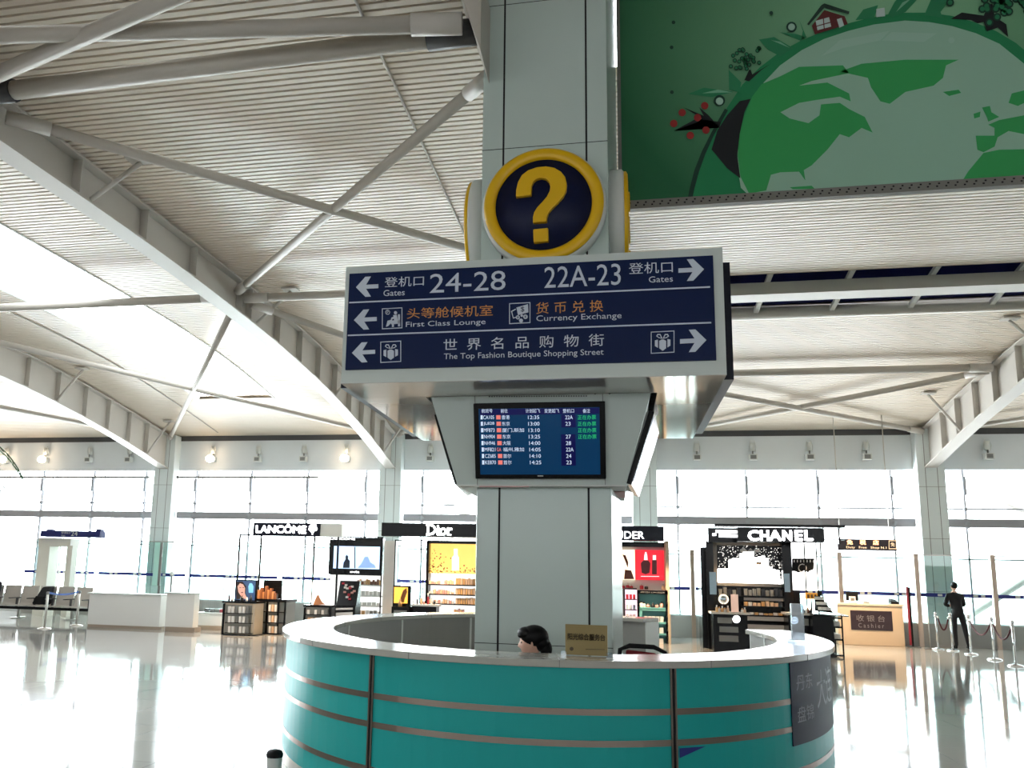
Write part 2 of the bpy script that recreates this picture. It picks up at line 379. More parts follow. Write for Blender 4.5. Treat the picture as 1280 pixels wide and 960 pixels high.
def sleeve(mb, p, q, r):  # thicker end socket
    p, q = Vector(p), Vector(q); d = (q-p).normalized(); mb.tube(p, p+d*.5, r*1.25, 12)
def tie(label, p, q, r=.085):
    t = thing('tie_tube', label, 'tie tube', ((p[0]+q[0])/2, (p[1]+q[1])/2, (p[2]+q[2])/2))
    MB().tube(p, q, r, 14).build('tube', M_tube, t)
    for a, b in ((p, q), (q, p)): m_ = MB(); sleeve(m_, a, b, r); m_.build('socket', M_dark if r > .09 else M_steel, t)
def xbr(label, a, b, c, d, r=.07):
    t = thing('cross_brace', label, 'cross brace', tuple((Vector(a)+Vector(b)+Vector(c)+Vector(d))/4))
    for p, q in ((a, b), (c, d)):
        m_ = MB(); m_.tube(p, q, r, 14); m_.build('tube', M_tube, t)
        for u, v in ((p, q), (q, p)): m_ = MB(); sleeve(m_, u, v, r); m_.build('socket', M_steel, t)
Bx, Dx, Ax, Cx = -7.18, -1.15, -15.4, 8.75
tie('thick roof tie tube running into the haunch at the pillar top', (Bx, 7.72, 7.0), (-1.32, 7.55, 7.0), .105)
xbr('nearest pair of crossed roof tubes, before the thick tie tube', (Bx-1, 6.55, 7.03), (-1.43, 7.36, 6.97), (Bx, 7.5, 6.93), (-1.75, 5.85, 7.06), .085)
xbr('big crossed roof tubes high between the long rafter and the pillar', (Bx, 8.2, 7.0), (Dx+.3, 14.75, 6.98), (Bx, 14.7, 7.0), (-1.26, 8.3, 7.02))
tie('roof tie tube disappearing behind the left end of the sign', (Bx, 15.0, 6.95), (-.4, 15.1, 6.95), .08)
xbr('crossed roof tubes behind the left end of the sign', (Bx, 15.3, 6.93), (.5, 27.0, 6.15), (Bx+.1, 26.9, 6.15), (-.3, 15.3, 6.93))
tie('roof tie tube crossing the skylight', (Ax, 14.9, 6.95), (Bx-.35, 14.9, 6.95), .085)
xbr('crossed roof tubes under the skylight at left', (Ax, 15.3, 6.93), (Bx-.35, 26.9, 6.15), (Ax, 27.0, 6.15), (Bx-.35, 15.3, 6.93))
xbr('crossed roof tubes at the far left, beyond the left rafter', (-23.6, 15.3, 6.93), (Ax-.4, 26.9, 6.15), (-23.6, 26.9, 6.15), (Ax-.4, 15.3, 6.93))
tie('roof tie tube right of the sign, ending on the right rafter', (.6, 22.0, 6.83), (Cx, 22.0, 6.83), .09)
xbr('crossed roof tubes right of the sign above the dark shop kiosk', (.9, 27.6, 6.12), (Cx, 22.2, 6.8), (.6, 22.2, 6.8), (Cx, 27.0, 6.12), .075)
tie('roof tie tube at the far right edge', (Cx+.4, 22.0, 6.83), (16.9, 22.0, 6.83), .09)
xbr('crossed roof tubes at the far right edge', (Cx+.4, 27.0, 6.12), (16.9, 22.2, 6.8), (Cx+.4, 22.2, 6.8), (16.9, 27.0, 6.12), .075)
for x, lb in ((-2.5, 'thin conduit on the ceiling between the left rafter and the pillar'), (-13.6, 'thin conduit on the ceiling left of the skylight')):
    c = MB(); c.path([(x, y, zd(y)-.02) for y in [4+23*k/30 for k in range(31)]], .018, 6); tag(c.build('conduit', M_tube), lb, 'conduit')

# outside raking struts
_a, _b = at(509, 599, 28.4), at(596, 652, 28.4); _b = _a+(_b-_a)*(_a.z/(_a.z-_b.z)); rs = MB(); rs.tube(_a, _b, .1, 10); tag(rs.build('raking_strut', M_tube), 'grey sloping strut outside the window left of the pillar', 'strut')
for lb, p, q in (('upper grey sloping strut outside the far right window', (1186, 592), (1300, 652)), ('lower grey sloping strut outside the far right window', (1213, 769), (1300, 714))):
    _a, _b = at(*p, 28.4), at(*q, 28.4); _a, _b = (_a, _b) if _a.z > _b.z else (_b, _a); _b = _a+(_b-_a)*(_a.z/(_a.z-_b.z)); rs = MB(); rs.tube(_a, _b, .1, 10); tag(rs.build('raking_strut', M_tube), lb, 'strut')

# ------------------------------------------------------------------ central pillar
PX0, PX1, PY0, PY1 = -1.285, -.06, 7.8, 9.03
p = thing('clad_pillar', 'big grey-green clad square pillar rising out of the round teal counter', 'pillar', (-.67, 8.42, 0))
MB().hexa([(PX0, PY0, 0), (PX1, PY0, 0), (PX1+.09, PY1, 0), (PX0, PY1, 0), (PX0, PY0, 9.7), (PX1, PY0, 9.7), (PX1+.09, PY1, 9.7), (PX0, PY1, 9.7)]).build('shaft', M_clad, p, bev=.008)
j = MB()
xa, xb_ = at(624, 590, PY0).x+.005, at(735.6, 590, PY0).x
for x in (xa, xb_):
    j.box(x-.009, x+.009, PY0-.003, PY0+.01, 0, 9.69)
    d = x-PX0
for z in (at(682, 182, PY0).z, at(650, 4, PY0).z, at(660, 806, PY0).z, 2.9): j.box(PX0, PX1, PY0-.002, PY0+.01, z-.003, z+.003)
for y in (8.05, 8.78):
    j.box(PX0-.003, PX0+.003, y-.008, y+.008, 0, 9.69)
for z in (at(682, 182, PY0).z, 2.9, 1.15):
    j.box(PX0-.002, PX0+.002, PY0, PY1, z-.003, z+.003)
j.build('panel_joint', M_seam, p)
hz = MB(); hz.poly([(-1.225, 7.22, 6.58), (-1.40, 7.22, 7.13), (-1.5, 7.22, 7.4), (-1.225, 7.22, 7.4)], (0, .6, 0)); hz.build('haunch', M_tube, p)

# question-mark discs on three faces of the pillar
def qdisc(label, face):
    cx, cy, cz = {'f': (-.665, 7.8, 5.17), 'r': (PX1, 8.42, 5.2), 'l': (PX0, 8.42, 5.2)}[face]
    t = thing('question_mark_sign', label, 'sign', (cx, cy, cz))
    R0 = .57
    ax, s = ('y', -1) if face == 'f' else ('x', 1 if face == 'r' else -1)
    L = lambda mb, prof: mb.lathe((cx, cy, cz), [(r, s*h) for r, h in prof], 72, axis=ax)
    L(MB(), [(.02, 0), (R0+.02, 0), (R0+.02, .13), (R0+.0, .15), (.02, .15)]).build('drum', M_white, t)
    ring = MB()
    L(ring, [(R0*.80, .14), (R0*.995, .14), (R0*.995, .175), (R0*.95, .19), (R0*.84, .19), (R0*.80, .165), (R0*.80, .14)]); ring.build('ring', M_yellow, t)
    L(MB(), [(.02, .13), (R0*.81, .13), (R0*.81, .16), (.02, .16)]).build('face', mat('disc_navy', (14, 22, 58), .4, spec=.2), t)
    hook = [(428,392),(429,345),(440,295),(463,252),(500,224),(550,209),(605,207),(655,220),(695,248),(720,285),(730,330),(727,372),(708,410),(678,445),(645,478),(622,505),(613,535),(612,562),(530,565),(530,528),(537,498),(556,466),(585,435),(612,402),(628,368),(632,336),(624,308),(606,288),(580,280),(552,284),(533,300),(523,325),(520,386)]
    dot = [(532,606),(620,602),(622,686),(535,690)]
    m_ = MB()
    for pl_ in (hook, dot):
        q = [((x-588)/357*R0, (440-y)/357*R0*.985) for x, y in pl_]
        if face == 'f': m_.poly([(cx+a, cy-.155, cz+b) for a, b in q], (0, -.055, 0))
        else: m_.poly([(cx+s*.155, cy+s*a, cz+b) for a, b in q], (s*.055, 0, 0))
    m_.build('question_mark', M_yellow, t, bev=.008)
qdisc('round yellow-ringed navy question mark sign facing us on the pillar front', 'f')
qdisc('question mark disc seen edge-on at the right side of the pillar', 'r')
qdisc('question mark disc seen edge-on at the left side of the pillar', 'l')

# ------------------------------------------------------------------ direction sign box around the pillar
SX0, SX1, SY0, SY1, SZ0, SZ1 = -2.325, .845, 6.83, 10.0, 3.285, 4.335
s = thing('direction_sign', 'big square navy direction sign box wrapped round the pillar', 'sign', (-.74, 8.4, SZ0))
bx = MB()      # a hollow box: four walls plus roof and soffit rings left open for the pillar
bx.box(SX0, SX1, SY0, SY0+.06, SZ0, SZ1); bx.box(SX0, SX1, SY1-.06, SY1, SZ0, SZ1); bx.box(SX0, SX0+.06, SY0+.06, SY1-.06, SZ0, SZ1); bx.box(SX1-.06, SX1, SY0+.06, SY1-.06, SZ0, SZ1)
bx.build('casing', mat('sign_casing', (200, 208, 204), .35), s)
sf = MB()
for a in ((SX0, SX1, SY0+.001, PY0-.35), (SX0, SX1, PY1+.35, SY1), (SX0, PX0-.43, PY0-.35, PY1+.35), (PX1+.4, SX1, PY0-.35, PY1+.35)): sf.box(a[0]+.002, a[1]-.002, a[2], a[3]-.002, SZ0-.004, SZ0+.01)
sf.build('soffit', mat('glossy_soffit', (216, 214, 210), .07, metal=.55), s)
tp = MB()
for a in ((SX0, SX1, SY0, PY0), (SX0, SX1, PY1, SY1), (SX0, PX0, PY0, PY1), (PX1, SX1, PY0, PY1)): tp.box(a[0]+.05, a[1]-.05 if a[1] == SX1 else a[1], a[2]+.05, a[3]-.001, SZ1-.03, SZ1-.01)
tp.build('roof_panel', M_white, s)
z0p, z1p = at(665, 458, SY0).z, at(665, 330, SY0).z
x0p, x1p = at(435, 405, SY0).x, at(893, 385, SY0).x
MB().box(x0p, x1p, SY0-.02, SY0, 3.40, 4.265).build('navy_panel', M_navy, s)
for a, b in ((SX0-.085, SX0), (SX1, SX1+.085)): MB().box(a, b, SY0+.25, SY1-.2, 3.30, 4.30).build('side_panel', mat('side_navy', (16, 20, 36), .4, spec=.2), s)
PL = (Vector((0, SY0-.02, 0)), Vector((1, 0, 0)), Vector((0, 0, 1)), Vector((0, -1, 0)))
for a, b in (((436, 379.5), (889, 357.5)), ((434, 420.5), (891.5, 402))):
    za = (at(*a, SY0-.02).z+at(*b, SY0-.02).z)/2
    MB().box(x0p+.01, x1p-.03, SY0-.023, SY0-.019, za-.006, za+.006).build('divider_line', M_txt, s)
def arrow(mb, xl, xr, ym, h, right):
    w = xr-xl; q = [(0, -.1), (.55, -.1), (.33, -.5), (.58, -.5), (1, 0), (.58, .5), (.33, .5), (.55, .1), (0, .1)]
    sl = -.052*w
    pts = [(xl+(a if right else 1-a)*w, ym+b*h+((a if right else 1-a)-.5)*sl) for a, b in q]
    mb = MB(); pxpoly(mb, pts, PL); mb.build('arrow', M_txt, s)
ar = None
for a in ((445, 473, 358.5, 25), (442.5, 471, 399.5, 25), (440, 469, 440.5, 25)): arrow(ar, *a, False)
for a in ((848, 880, 337.5, 27), (850, 883, 426, 28)): arrow(ar, *a, True)
for t_, xl, xr, ym, h in (('登机口', 481, 530, 352, 12.5), ('Gates', 479.5, 506, 366, 7.5), ('24-28', 537.5, 632, 352.5, 24), ('22A-23', 680.5, 776, 345, 26.5), ('登机口', 786, 841, 334.8, 14), ('Gates', 811, 841, 349, 7.5),
        ('First Class Lounge', 507.5, 607, 404.8, 8.5), ('Currency Exchange', 670.5, 777, 397.3, 9.5), ('世  界  名  品  购  物  街', 554.5, 755, 428, 15), ('The Top Fashion Boutique Shopping Street', 555, 754.5, 443.8, 9.5)):
    w1 = MB(); fit_text(w1, t_, xl, xr, ym, h, PL); w1.build('lettering', M_txt, s)
for a in (('头等舱候机室', 509, 616, 390, 13.5), ('货 币 兑 换', 670, 754, 383.8, 14.5)): w2 = MB(); fit_text(w2, *a, PL); w2.build('orange_lettering', M_orange, s)
ICS = [MB() for _ in range(4)]
def frame_px(mb, x0, y0, x1, y1):
    sl = -.052
    Y_ = lambda x, y: y+sl*(x-(x0+x1)/2)
    w = 1.0
    for a in ((x0, y0, x1, y0+w), (x0, y1-w, x1, y1), (x0, y0, x0+w, y1), (x1-w, y0, x1, y1)):
        pxpoly(mb, [(a[0], Y_(a[0], a[1])), (a[2], Y_(a[2], a[1])), (a[2], Y_(a[2], a[3])), (a[0], Y_(a[0], a[3]))], PL)
frame_px(ICS[0], 477.5, 385, 503, 411); frame_px(ICS[1], 636.5, 378.5, 663, 404.5); frame_px(ICS[2], 475.5, 426.5, 501.5, 453); frame_px(ICS[3], 813.5, 414, 843, 441.5)
for cx_, cy_, k, ic in ((488.5, 440, 1, ICS[2]), (828.3, 427.8, 1.08, ICS[3])):     # gift boxes
    for pts in ([(-1.2, -3), (1.2, -3), (4, -1.5), (4, 7), (0, 10), (-4, 7), (-4, -1.5)], [(-9, -2), (-5.5, -3), (-5.5, 6.5), (-9, 4.5)], [(9, -3), (5.5, -3.6), (5.5, 6), (9, 4)]):
        pxpoly(ic, [(cx_+a*k, cy_+b*k) for a, b in pts], PL)
    for sgn in (-1, 1):
        o_ = [(0, -4), (2.5, -9.5), (6, -9.5), (7.5, -7), (4.5, -4.8)]
        i_ = [(1.6, -5), (3.2, -8.3), (5.4, -8.3), (6, -7), (3.8, -5.6)]
        for n_ in range(5):
            a, b, c, d = o_[n_], o_[(n_+1) % 5], i_[(n_+1) % 5], i_[n_]
            pxpoly(ic, [(cx_+sgn*q[0]*k, cy_+q[1]*k) for q in (a, b, c, d)], PL)
ic = ICS[0]
pxpoly(ic, circ(494.5, 391, 2.1, 10), PL)
for pts in ([(491.5, 394), (496, 393.5), (497.3, 400), (493, 401.5)], [(497.5, 393), (500, 393), (500.2, 408), (497.5, 408)], [(488, 401), (500, 399.8), (500, 404.5), (489, 405.5)], [(490, 405), (492.5, 405), (492.5, 408.6), (490, 408.8)], [(484.5, 401), (490.5, 399.5), (489.5, 403), (485.5, 407.5), (482.5, 408.6)], [(489.5, 397), (492.5, 396), (493, 398.3), (488.5, 399.8)]):
    pxpoly(ic, pts, PL)
for n_ in range(10):
    a, b = 2*math.pi*n_/10, 2*math.pi*(n_+1)/10
    pxpoly(ic, [(484.6+r*math.cos(t), 390.4+r*math.sin(t)) for r, t in ((3.1, a), (3.1, b), (2.4, b), (2.4, a))], PL)
fit_text(ic, 'P', 483.6, 485.8, 390.4, 3.4, PL)
ic = ICS[1]
for pts in ([(645.5, 384.5), (660, 380.3), (660.5, 390.5), (647.5, 394)],):
    pxpoly(ic, pts, PL)
for pts in ([(638.8, 389), (644.5, 386), (645, 387), (640.2, 389.6), (642, 397), (646.5, 395.8), (646.5, 397), (641.3, 398.3)],): pxpoly(ic, pts, PL)
for x_, y_, r_ in ((647.3, 396.8, 2.6), (656.8, 396, 2.9), (651.3, 400.8, 2.5), (652.2, 394.6, 1.6)): pxpoly(ic, circ(x_, y_, r_, 12), PL)
for ic in ICS: ic.build('pictogram', M_txt, s)
dk = MB(); fit_text(dk, '$', 651, 655.6, 387, 7, PL, proud=.004)
for x_, y_ in ((647.3, 396.8), (656.8, 396)): fit_text(dk, '¥', x_-1.3, x_+1.3, y_, 3.2, PL, proud=.004)
dk.build('coin_mark', M_navy, s)

# ------------------------------------------------------------------ monitor housing under the sign
TY, BY = 7.44, 7.66; TZ, BZ = SZ0-.006, 2.5
CXm, CYm = -.69, 8.415; th, bh = 1.03, .785
hs = thing('monitor_housing', 'grey tapered housing of flight screens round the pillar under the sign', 'screen housing', (CXm, CYm, BZ))
def ringpts(h, z): return [(CXm-h, CYm-h, z), (CXm+h, CYm-h, z), (CXm+h, CYm+h, z), (CXm-h, CYm+h, z)]
th = CYm-TY; bh = CYm-BY
MB().add(ringpts(th, TZ)+ringpts(bh, BZ), [(0, 1, 5, 4), (1, 2, 6, 5), (2, 3, 7, 6), (3, 0, 4, 7)]).build('casing', mat('housing_grey', (196, 206, 201), .35), hs)
bt = MB(); 
for a in ((CXm-bh, CXm+bh, CYm-bh, PY0), (CXm-bh, CXm+bh, PY1, CYm+bh), (CXm-bh, PX0, PY0, PY1), (PX1, CXm+bh, PY0, PY1)): bt.box(*a, BZ-.012, BZ)
bt.build('bottom_plate', M_white, hs)
_v = Vector((0, TY-BY, TZ-BZ)).normalized(); _n = Vector((1, 0, 0)).cross(_v)
if _n.y > 0: _n = -_n
P0 = Vector((CXm, BY, BZ))
HP = (P0, Vector((1, 0, 0)), _v, _n)
hd = MB()
for k in range(40): pxpoly(hd, [(611+3.1*k, 495-.02*k), (612.9+3.1*k, 495-.02*k), (612.9+3.1*k, 496.4-.02*k), (611+3.1*k, 496.4-.02*k)], HP)
for x, y in ((586.5, 494), (599.2, 493.8), (744, 491.6), (762, 491.4)): pxpoly(hd, circ(x, y, 1.5, 10), HP)
for x0, x1 in ((593.2, 593.8), (752.8, 753.4)): pxpoly(hd, [(x0, 488.5), (x1, 488.5), (x1+3.4, 606), (x0+3.4, 606)], HP)
hd.build('vent_hole', M_dark, hs)
vs_ = MB(); vs_.box(CXm-.55, CXm-.1, CYm-bh+.002, CYm-bh+.02, BZ-.02, BZ-.012)
vs_.box(CXm+.62, CXm+.75, CYm-.3, CYm+.3, BZ-.02, BZ-.012)
vs_.build('sticker', mat('red_white_sticker', (205, 150, 150), .5), hs)

def corner(px, py, pl): return atpl(px, py, pl[0], pl[3])
def slab(mb, r, pl, t0, t1, m=0):
    x0, y0, x1, y1 = r; P0_, u, v, n = pl; xm, ym = (x0+x1)/2, (y0+y1)/2
    ua, ub = corner(x0, ym, pl).dot(u), corner(x1, ym, pl).dot(u); va, vb = corner(xm, y1, pl).dot(v), corner(xm, y0, pl).dot(v)
    base = P0_-u*P0_.dot(u)-v*P0_.dot(v)
    q = [base+u*a+v*b for a, b in ((ua, va), (ub, va), (ub, vb), (ua, vb))]
    mb.add([p_+n*t0 for p_ in q]+[p_+n*t1 for p_ in q], [(0, 3, 2, 1), (4, 5, 6, 7), (0, 1, 5, 4), (1, 2, 6, 5), (2, 3, 7, 6), (3, 0, 4, 7)], m)
    return q
tv = thing('flight_monitor', 'black flight information screen facing us below the navy sign', 'screen', tuple(corner(676, 550, HP)))
bz = MB(); slab(bz, (594, 502.5, 757, 597.5), HP, 0, .05); bz.build('bezel', M_black, tv, bev=.006)
scr = MB(); slab(scr, (600.5, 509.5, 750, 592), HP, .05, .053)
scr.build('screen', mat('screen_blue', (4, 42, 74), .2, emit=.45, spec=.2), tv)
gb = MB()
for y, h in ((525.5, 16), (555, 9), (566, 14), (577, 8)): slab(gb, (702, y-h/2, 720, y+h/2), HP, .053, .0535)
slab(gb, (702, 542, 720, 581), HP, .053, .0535); slab(gb, (601, 510, 749, 517.5), HP, .053, .0535)
gb.build('gate_column', mat('screen_navy', (14, 16, 66), .2, emit=.4, spec=.2), tv)
HPs = (HP[0]+HP[3]*.0535, HP[1], HP[2], HP[3])
tw = MB(); WM = mat('screen_white', (190, 205, 225), .5, emit=.45); GM = mat('screen_green', (16, 180, 100), .5, emit=.4); RM = mat('screen_red', (225, 120, 110), .5, emit=.3)
for t_, a, b in (('航班号', 602, 615.5), ('前往', 626, 634.5), ('计划起飞', 657, 675), ('变更起飞', 680.5, 699), ('登机口', 703.5, 717.5), ('备注', 728.5, 737.5)): fit_text(tw, t_, a, b, 513.5, 5, HPs, thick=.0005, proud=.0005)
rows = (('CA105', '香港', '12:35', '22A', 1), ('JL828', '东京', '13:00', '23', 1), ('MF873', '厦门,新加', '13:10', '', 1), ('NH904', '东京', '13:25', '27', 1), ('NH946', '大阪', '14:00', '28', 0), ('MF821', '福州,雅加', '14:05', '22A', 0), ('CZ685', '首尔', '14:10', '24', 0), ('KE870', '首尔', '14:25', '23', 0))
for k, (a, b, c, d, e) in enumerate(rows):
    if k == 0: tw.build('heading_row', WM, tv)
    tw, tg, tr = MB(), MB(), MB(); y = 521.6+8.06*k; dx = .35*k
    fit_text(tw, a, 604+dx, 617.5+dx, y, 4.6, HPs, thick=.0005, proud=.0005)
    wd_ = 5 if ',' not in b else 14
    fit_text(tw, b, 627+dx, 627+2*wd_+dx if wd_ == 5 else 655, y, 5.2, HPs, thick=.0005, proud=.0005)
    fit_text(tw, c, 660+dx, 674+dx, y, 4.6, HPs, thick=.0005, proud=.0005)
    if d: fit_text(tw, d, 706.5+.2*k, 706.5+.2*k+(9.5 if len(d) == 3 else 6.5), y, 4.8, HPs, thick=.0005, proud=.0005)
    if e: fit_text(tg, '正在办票', 722+.2*k, 745+.2*k, y, 5.6, HPs, thick=.0005, proud=.0005)
    x_ = 600.8+dx*.8; pxpoly(tw, [(x_, y-2.6), (x_+2.6, y-2.6), (x_+2.6, y+2.6), (x_, y+2.6)], HPs, thick=.0004)
    if k != 5: pxpoly(tr, [(620.3+dx, y-2.6), (625.8+dx, y-2.6), (625.8+dx, y+2.6), (620.3+dx, y+2.6)], HPs, thick=.0004)
    else: fit_text(tr, 'GA', 621, 626.5, y, 4.6, HPs, thick=.0005, proud=.0005)
    tw.build('flight_row', WM, tv); tr.build('airline_mark', RM, tv)
    if e: tg.build('status_lettering', GM, tv)
lg = MB(); pxpoly(lg, [(672, 594.3), (679, 594.3), (679, 595.4), (672, 595.4)], (HP[0]+HP[3]*.05, HP[1], HP[2], HP[3]), thick=.0005); lg.build('maker_mark', M_white, tv)
# second monitor on the right-hand face (seen edge-on)
def side_tv(label, sg):
    P = Vector((CXm+sg*(bh+.02), CYm, BZ)); v = Vector((sg*(th-bh+.03), 0, TZ-BZ)).normalized(); u = Vector((sg*.075, 1, 0)).normalized()
    n_ = u.cross(v); n_ = n_ if n_.x*sg > 0 else -n_
    t = thing('flight_monitor', label, 'screen', tuple(P+v*.4))
    def sl(u0, u1, v0, v1, a, b, m_, nm):
        q = [P+u*x+v*y for x, y in ((u0, v0), (u1, v0), (u1, v1), (u0, v1))]
        MB().add([w+n_*a for w in q]+[w+n_*b for w in q], [(0, 3, 2, 1), (4, 5, 6, 7), (0, 1, 5, 4), (1, 2, 6, 5), (2, 3, 7, 6), (3, 0, 4, 7)]).build(nm, m_, t)
    sl(-.58, .58, .06, .72, -.06, .02, M_white, 'back_case'); sl(-.6, .6, .04, .74, .02, .07, M_black, 'bezel'); sl(-.56, .56, .08, .70, .07, .073, MATS['screen_blue'], 'screen')
side_tv('flight screen seen edge-on at the right of the tapered housing', 1)
side_tv('flight screen on the hidden left side of the tapered housing', -1)

# ------------------------------------------------------------------ round teal counter
RCX, RCY, RA, RB, RZ = -.735, 9.68, 2.78, 3.68, 1.133
cn = thing('service_counter', 'large round teal information counter with a pale marble top', 'counter', (RCX, RCY, 0))
a0 = math.atan2(13.0-RCY, 1.0-RCX)   # the way in at the back, between these two directions
def epar(x, y): return math.atan2((y-RCY)/RB, (x-RCX)/RA)
pin = atz(923, 787, RZ); A1 = epar(pin.x, pin.y); A0 = A1+math.radians(44)
def ept(t, da): return Vector((RCX+(RA+da)*math.cos(t), RCY+(RB+da)*math.sin(t)))
def arc(mb, o0, o1, z0, z1, t0, t1, n=120, m=0):
    vs = []
    for i in range(n+1):
        t = t0+(t1-t0)*i/n; a, b = ept(t, o0), ept(t, o1)
        vs += [(a.x, a.y, z0), (b.x, b.y, z0), (b.x, b.y, z1), (a.x, a.y, z1)]
    fs = [(4*i+k, 4*i+(k+1) % 4, 4*i+4+(k+1) % 4, 4*i+4+k) for i in range(n) for k in range(4)]
    mb.add(vs, fs+[(0, 3, 2, 1), (4*n, 4*n+1, 4*n+2, 4*n+3)], m); return mb
T0, T1 = A0, A1+2*math.pi
arc(MB(), -.115, -.045, .1, RZ-.05, T0, T1).build('teal_front', M_teal, cn)
arc(MB(), -.5, 0, RZ-.05, RZ, T0, T1, 160).build('counter_top', M_marble, cn, bev=.006)
arc(MB(), -.44, -.40, .0, RZ-.05, T0, T1).build('inner_wall', M_inner, cn)
arc(MB(), -.45, -.10, .52, .55, T0+.02, T1-.02).build('shelf', M_inner, cn)
arc(MB(), -.13, -.05, 0, .1, T0, T1).build('plinth', M_chrome, cn)
for zc in (.79, .585, .27):
    arc(MB(), -.046, -.040, zc-.021, zc+.021, T0, T1).build('steel_band', mat('band_steel', (128, 116, 106), .3, metal=1), cn)
for t in (T0, T1):
    en = MB()
    a, b = ept(t, -.44), ept(t, -.045); d = (ept(t+.001, 0)-ept(t, 0)).normalized()*.02
    en.hexa([(a.x-d.x, a.y-d.y, 0), (b.x-d.x, b.y-d.y, 0), (b.x+d.x, b.y+d.y, 0), (a.x+d.x, a.y+d.y, 0), (a.x-d.x, a.y-d.y, RZ-.05), (b.x-d.x, b.y-d.y, RZ-.05), (b.x+d.x, b.y+d.y, RZ-.05), (a.x+d.x, a.y+d.y, RZ-.05)])
    en.build('end_panel', M_white, cn)
def tfor(px, py, z, off=-.045):   # ellipse parameter where a sight line meets the near face
    best = None
    for i in range(4000):
        t = -math.pi + math.pi*i/4000 if True else 0
        q = ept(t, off); v = Vector((q.x, q.y, z))-ORG; w = v.dot(FW); sx = CX+FPX*v.dot(RT)/w
        if best is None or abs(sx-px) < best[0]:
            best = (abs(sx-px), t) if (q-Vector((RCX, RCY))).length and v.length < 11 else best
    return best[1]
jt = MB(); jd = MB()
tj = [tfor(464, 860, .8), tfor(842, 890, .8)]
for t in tj+[t_ for t_ in (2.2, 2.9, -2.9)]:
    dt = .006
    arc(jd, -.046, -.0385, .1, RZ-.05, t-dt*.45, t+dt*.45, 1)
    for sg in (-1, 1): arc(jt, -.046, -.036, .1, RZ-.05, t+sg*dt-dt*.4, t+sg*dt+dt*.4, 1)
jt.build('steel_joint', MATS['band_steel'], cn); jd.build('dark_joint', M_blackm, cn)
for k in range(12):
    it = MB(); t = T0+.15+(T1-T0-.3)*k/11; arc(it, -.447, -.439, .02, RZ-.06, t-.006, t+.006, 1); it.build('inner_panel_joint', M_white, cn)
for k in range(14):
    mj = MB(); t = T0+.2+(T1-T0-.4)*k/13; arc(mj, -.503, .003, RZ-.051, RZ+.0008, t-.0008, t+.0008, 1); mj.build('top_joint', M_grayd, cn)
# navy poster stuck on the right of the counter
ta, tb = tfor(988, 890, .8), tfor(988, 890, .8)+.42
pm = MB(); arc(pm, -.046, -.0365, .46, RZ-.052, ta, tb, 30)
poster = pm.build('poster', mat('poster_navy', (16, 22, 46), .5, spec=.15), cn)
def wrap_text(s_, t0, t1, z0, z1, mb):
    vs, fs = glyphs(s_); x0, x1 = min(v.x for v in vs), max(v.x for v in vs); y0, y1 = min(v.y for v in vs), max(v.y for v in vs)
    o_ = []
    for v in vs:
        q = ept(t0+(t1-t0)*(v.x-x0)/(x1-x0), -.0352); o_.append((q.x, q.y, z0+(z1-z0)*(v.y-y0)/(y1-y0)))
    mb.add(o_, fs)
tx = MB()
wrap_text('丹东', ta+.03, ta+.135, .86, .98, tx); wrap_text('盘锦', ta+.03, ta+.135, .62, .74, tx); wrap_text('大连', ta+.17, ta+.36, .68, .98, tx)
tx.build('poster_lettering', mat('poster_grey', (150, 152, 160), .5), poster)
tri = MB(); t_ = tj[1]+.012
q = [ept(t_, -.036), ept(t_+.075, -.036)]
tri.add([(q[0].x, q[0].y, .55), (q[0].x, q[0].y, .485), (q[1].x, q[1].y, .552)], [(0, 1, 2)]); tri.build('blue_sticker', M_blue, cn)

# things on and inside the counter
pq = thing('desk_plaque', 'small gold service plaque standing on the counter top', 'plaque', (-.25, 6.5, RZ))
YQ = 6.42
zq0 = RZ+.004; xq0, xq1 = at(706.5, 800, YQ).x, at(759.5, 800, YQ).x; zq1 = at(733, 781, YQ).z
MB().box(xq0, xq1, YQ, YQ+.012, zq0, zq1).build('plate', M_gold, pq, bev=.003)
ft = MB()
for x in (xq0-.03, xq1-.01): ft.box(x, x+.04, YQ-.03, YQ+.05, RZ, RZ+.028)
ft.build('foot', glassmat('acrylic', (225, 235, 240), .2), pq)
tx = MB(); PQ = vplane(YQ); fit_text(tx, '阳光综合服务台', 709.5, 756.5, 796.3, 8.5, PQ, bold=.22, thick=.001, proud=.001); pxpoly(tx, [(732, 811.2), (756, 811.6), (756, 812.3), (732, 811.9)], PQ)
pxpoly(tx, circ(714.5, 811, 2.6, 8), PQ); tx.build('lettering', mat('plaque_ink', (64, 50, 24), .5), pq)

ap = atz(998, 804, RZ)
ac = thing('acrylic_stand', 'clear acrylic upright standing on the right of the counter top', 'stand', tuple(ap))
MB().box(ap.x-.055, ap.x+.055, ap.y-.03, ap.y+.03, RZ+.03, RZ+.36).build('post', glassmat('frosted_acrylic', (170, 182, 192), .35, .2), ac, bev=.004)
MB().box(ap.x-.09, ap.x+.09, ap.y-.06, ap.y+.06, RZ, RZ+.03).build('foot', MATS['acrylic'], ac)

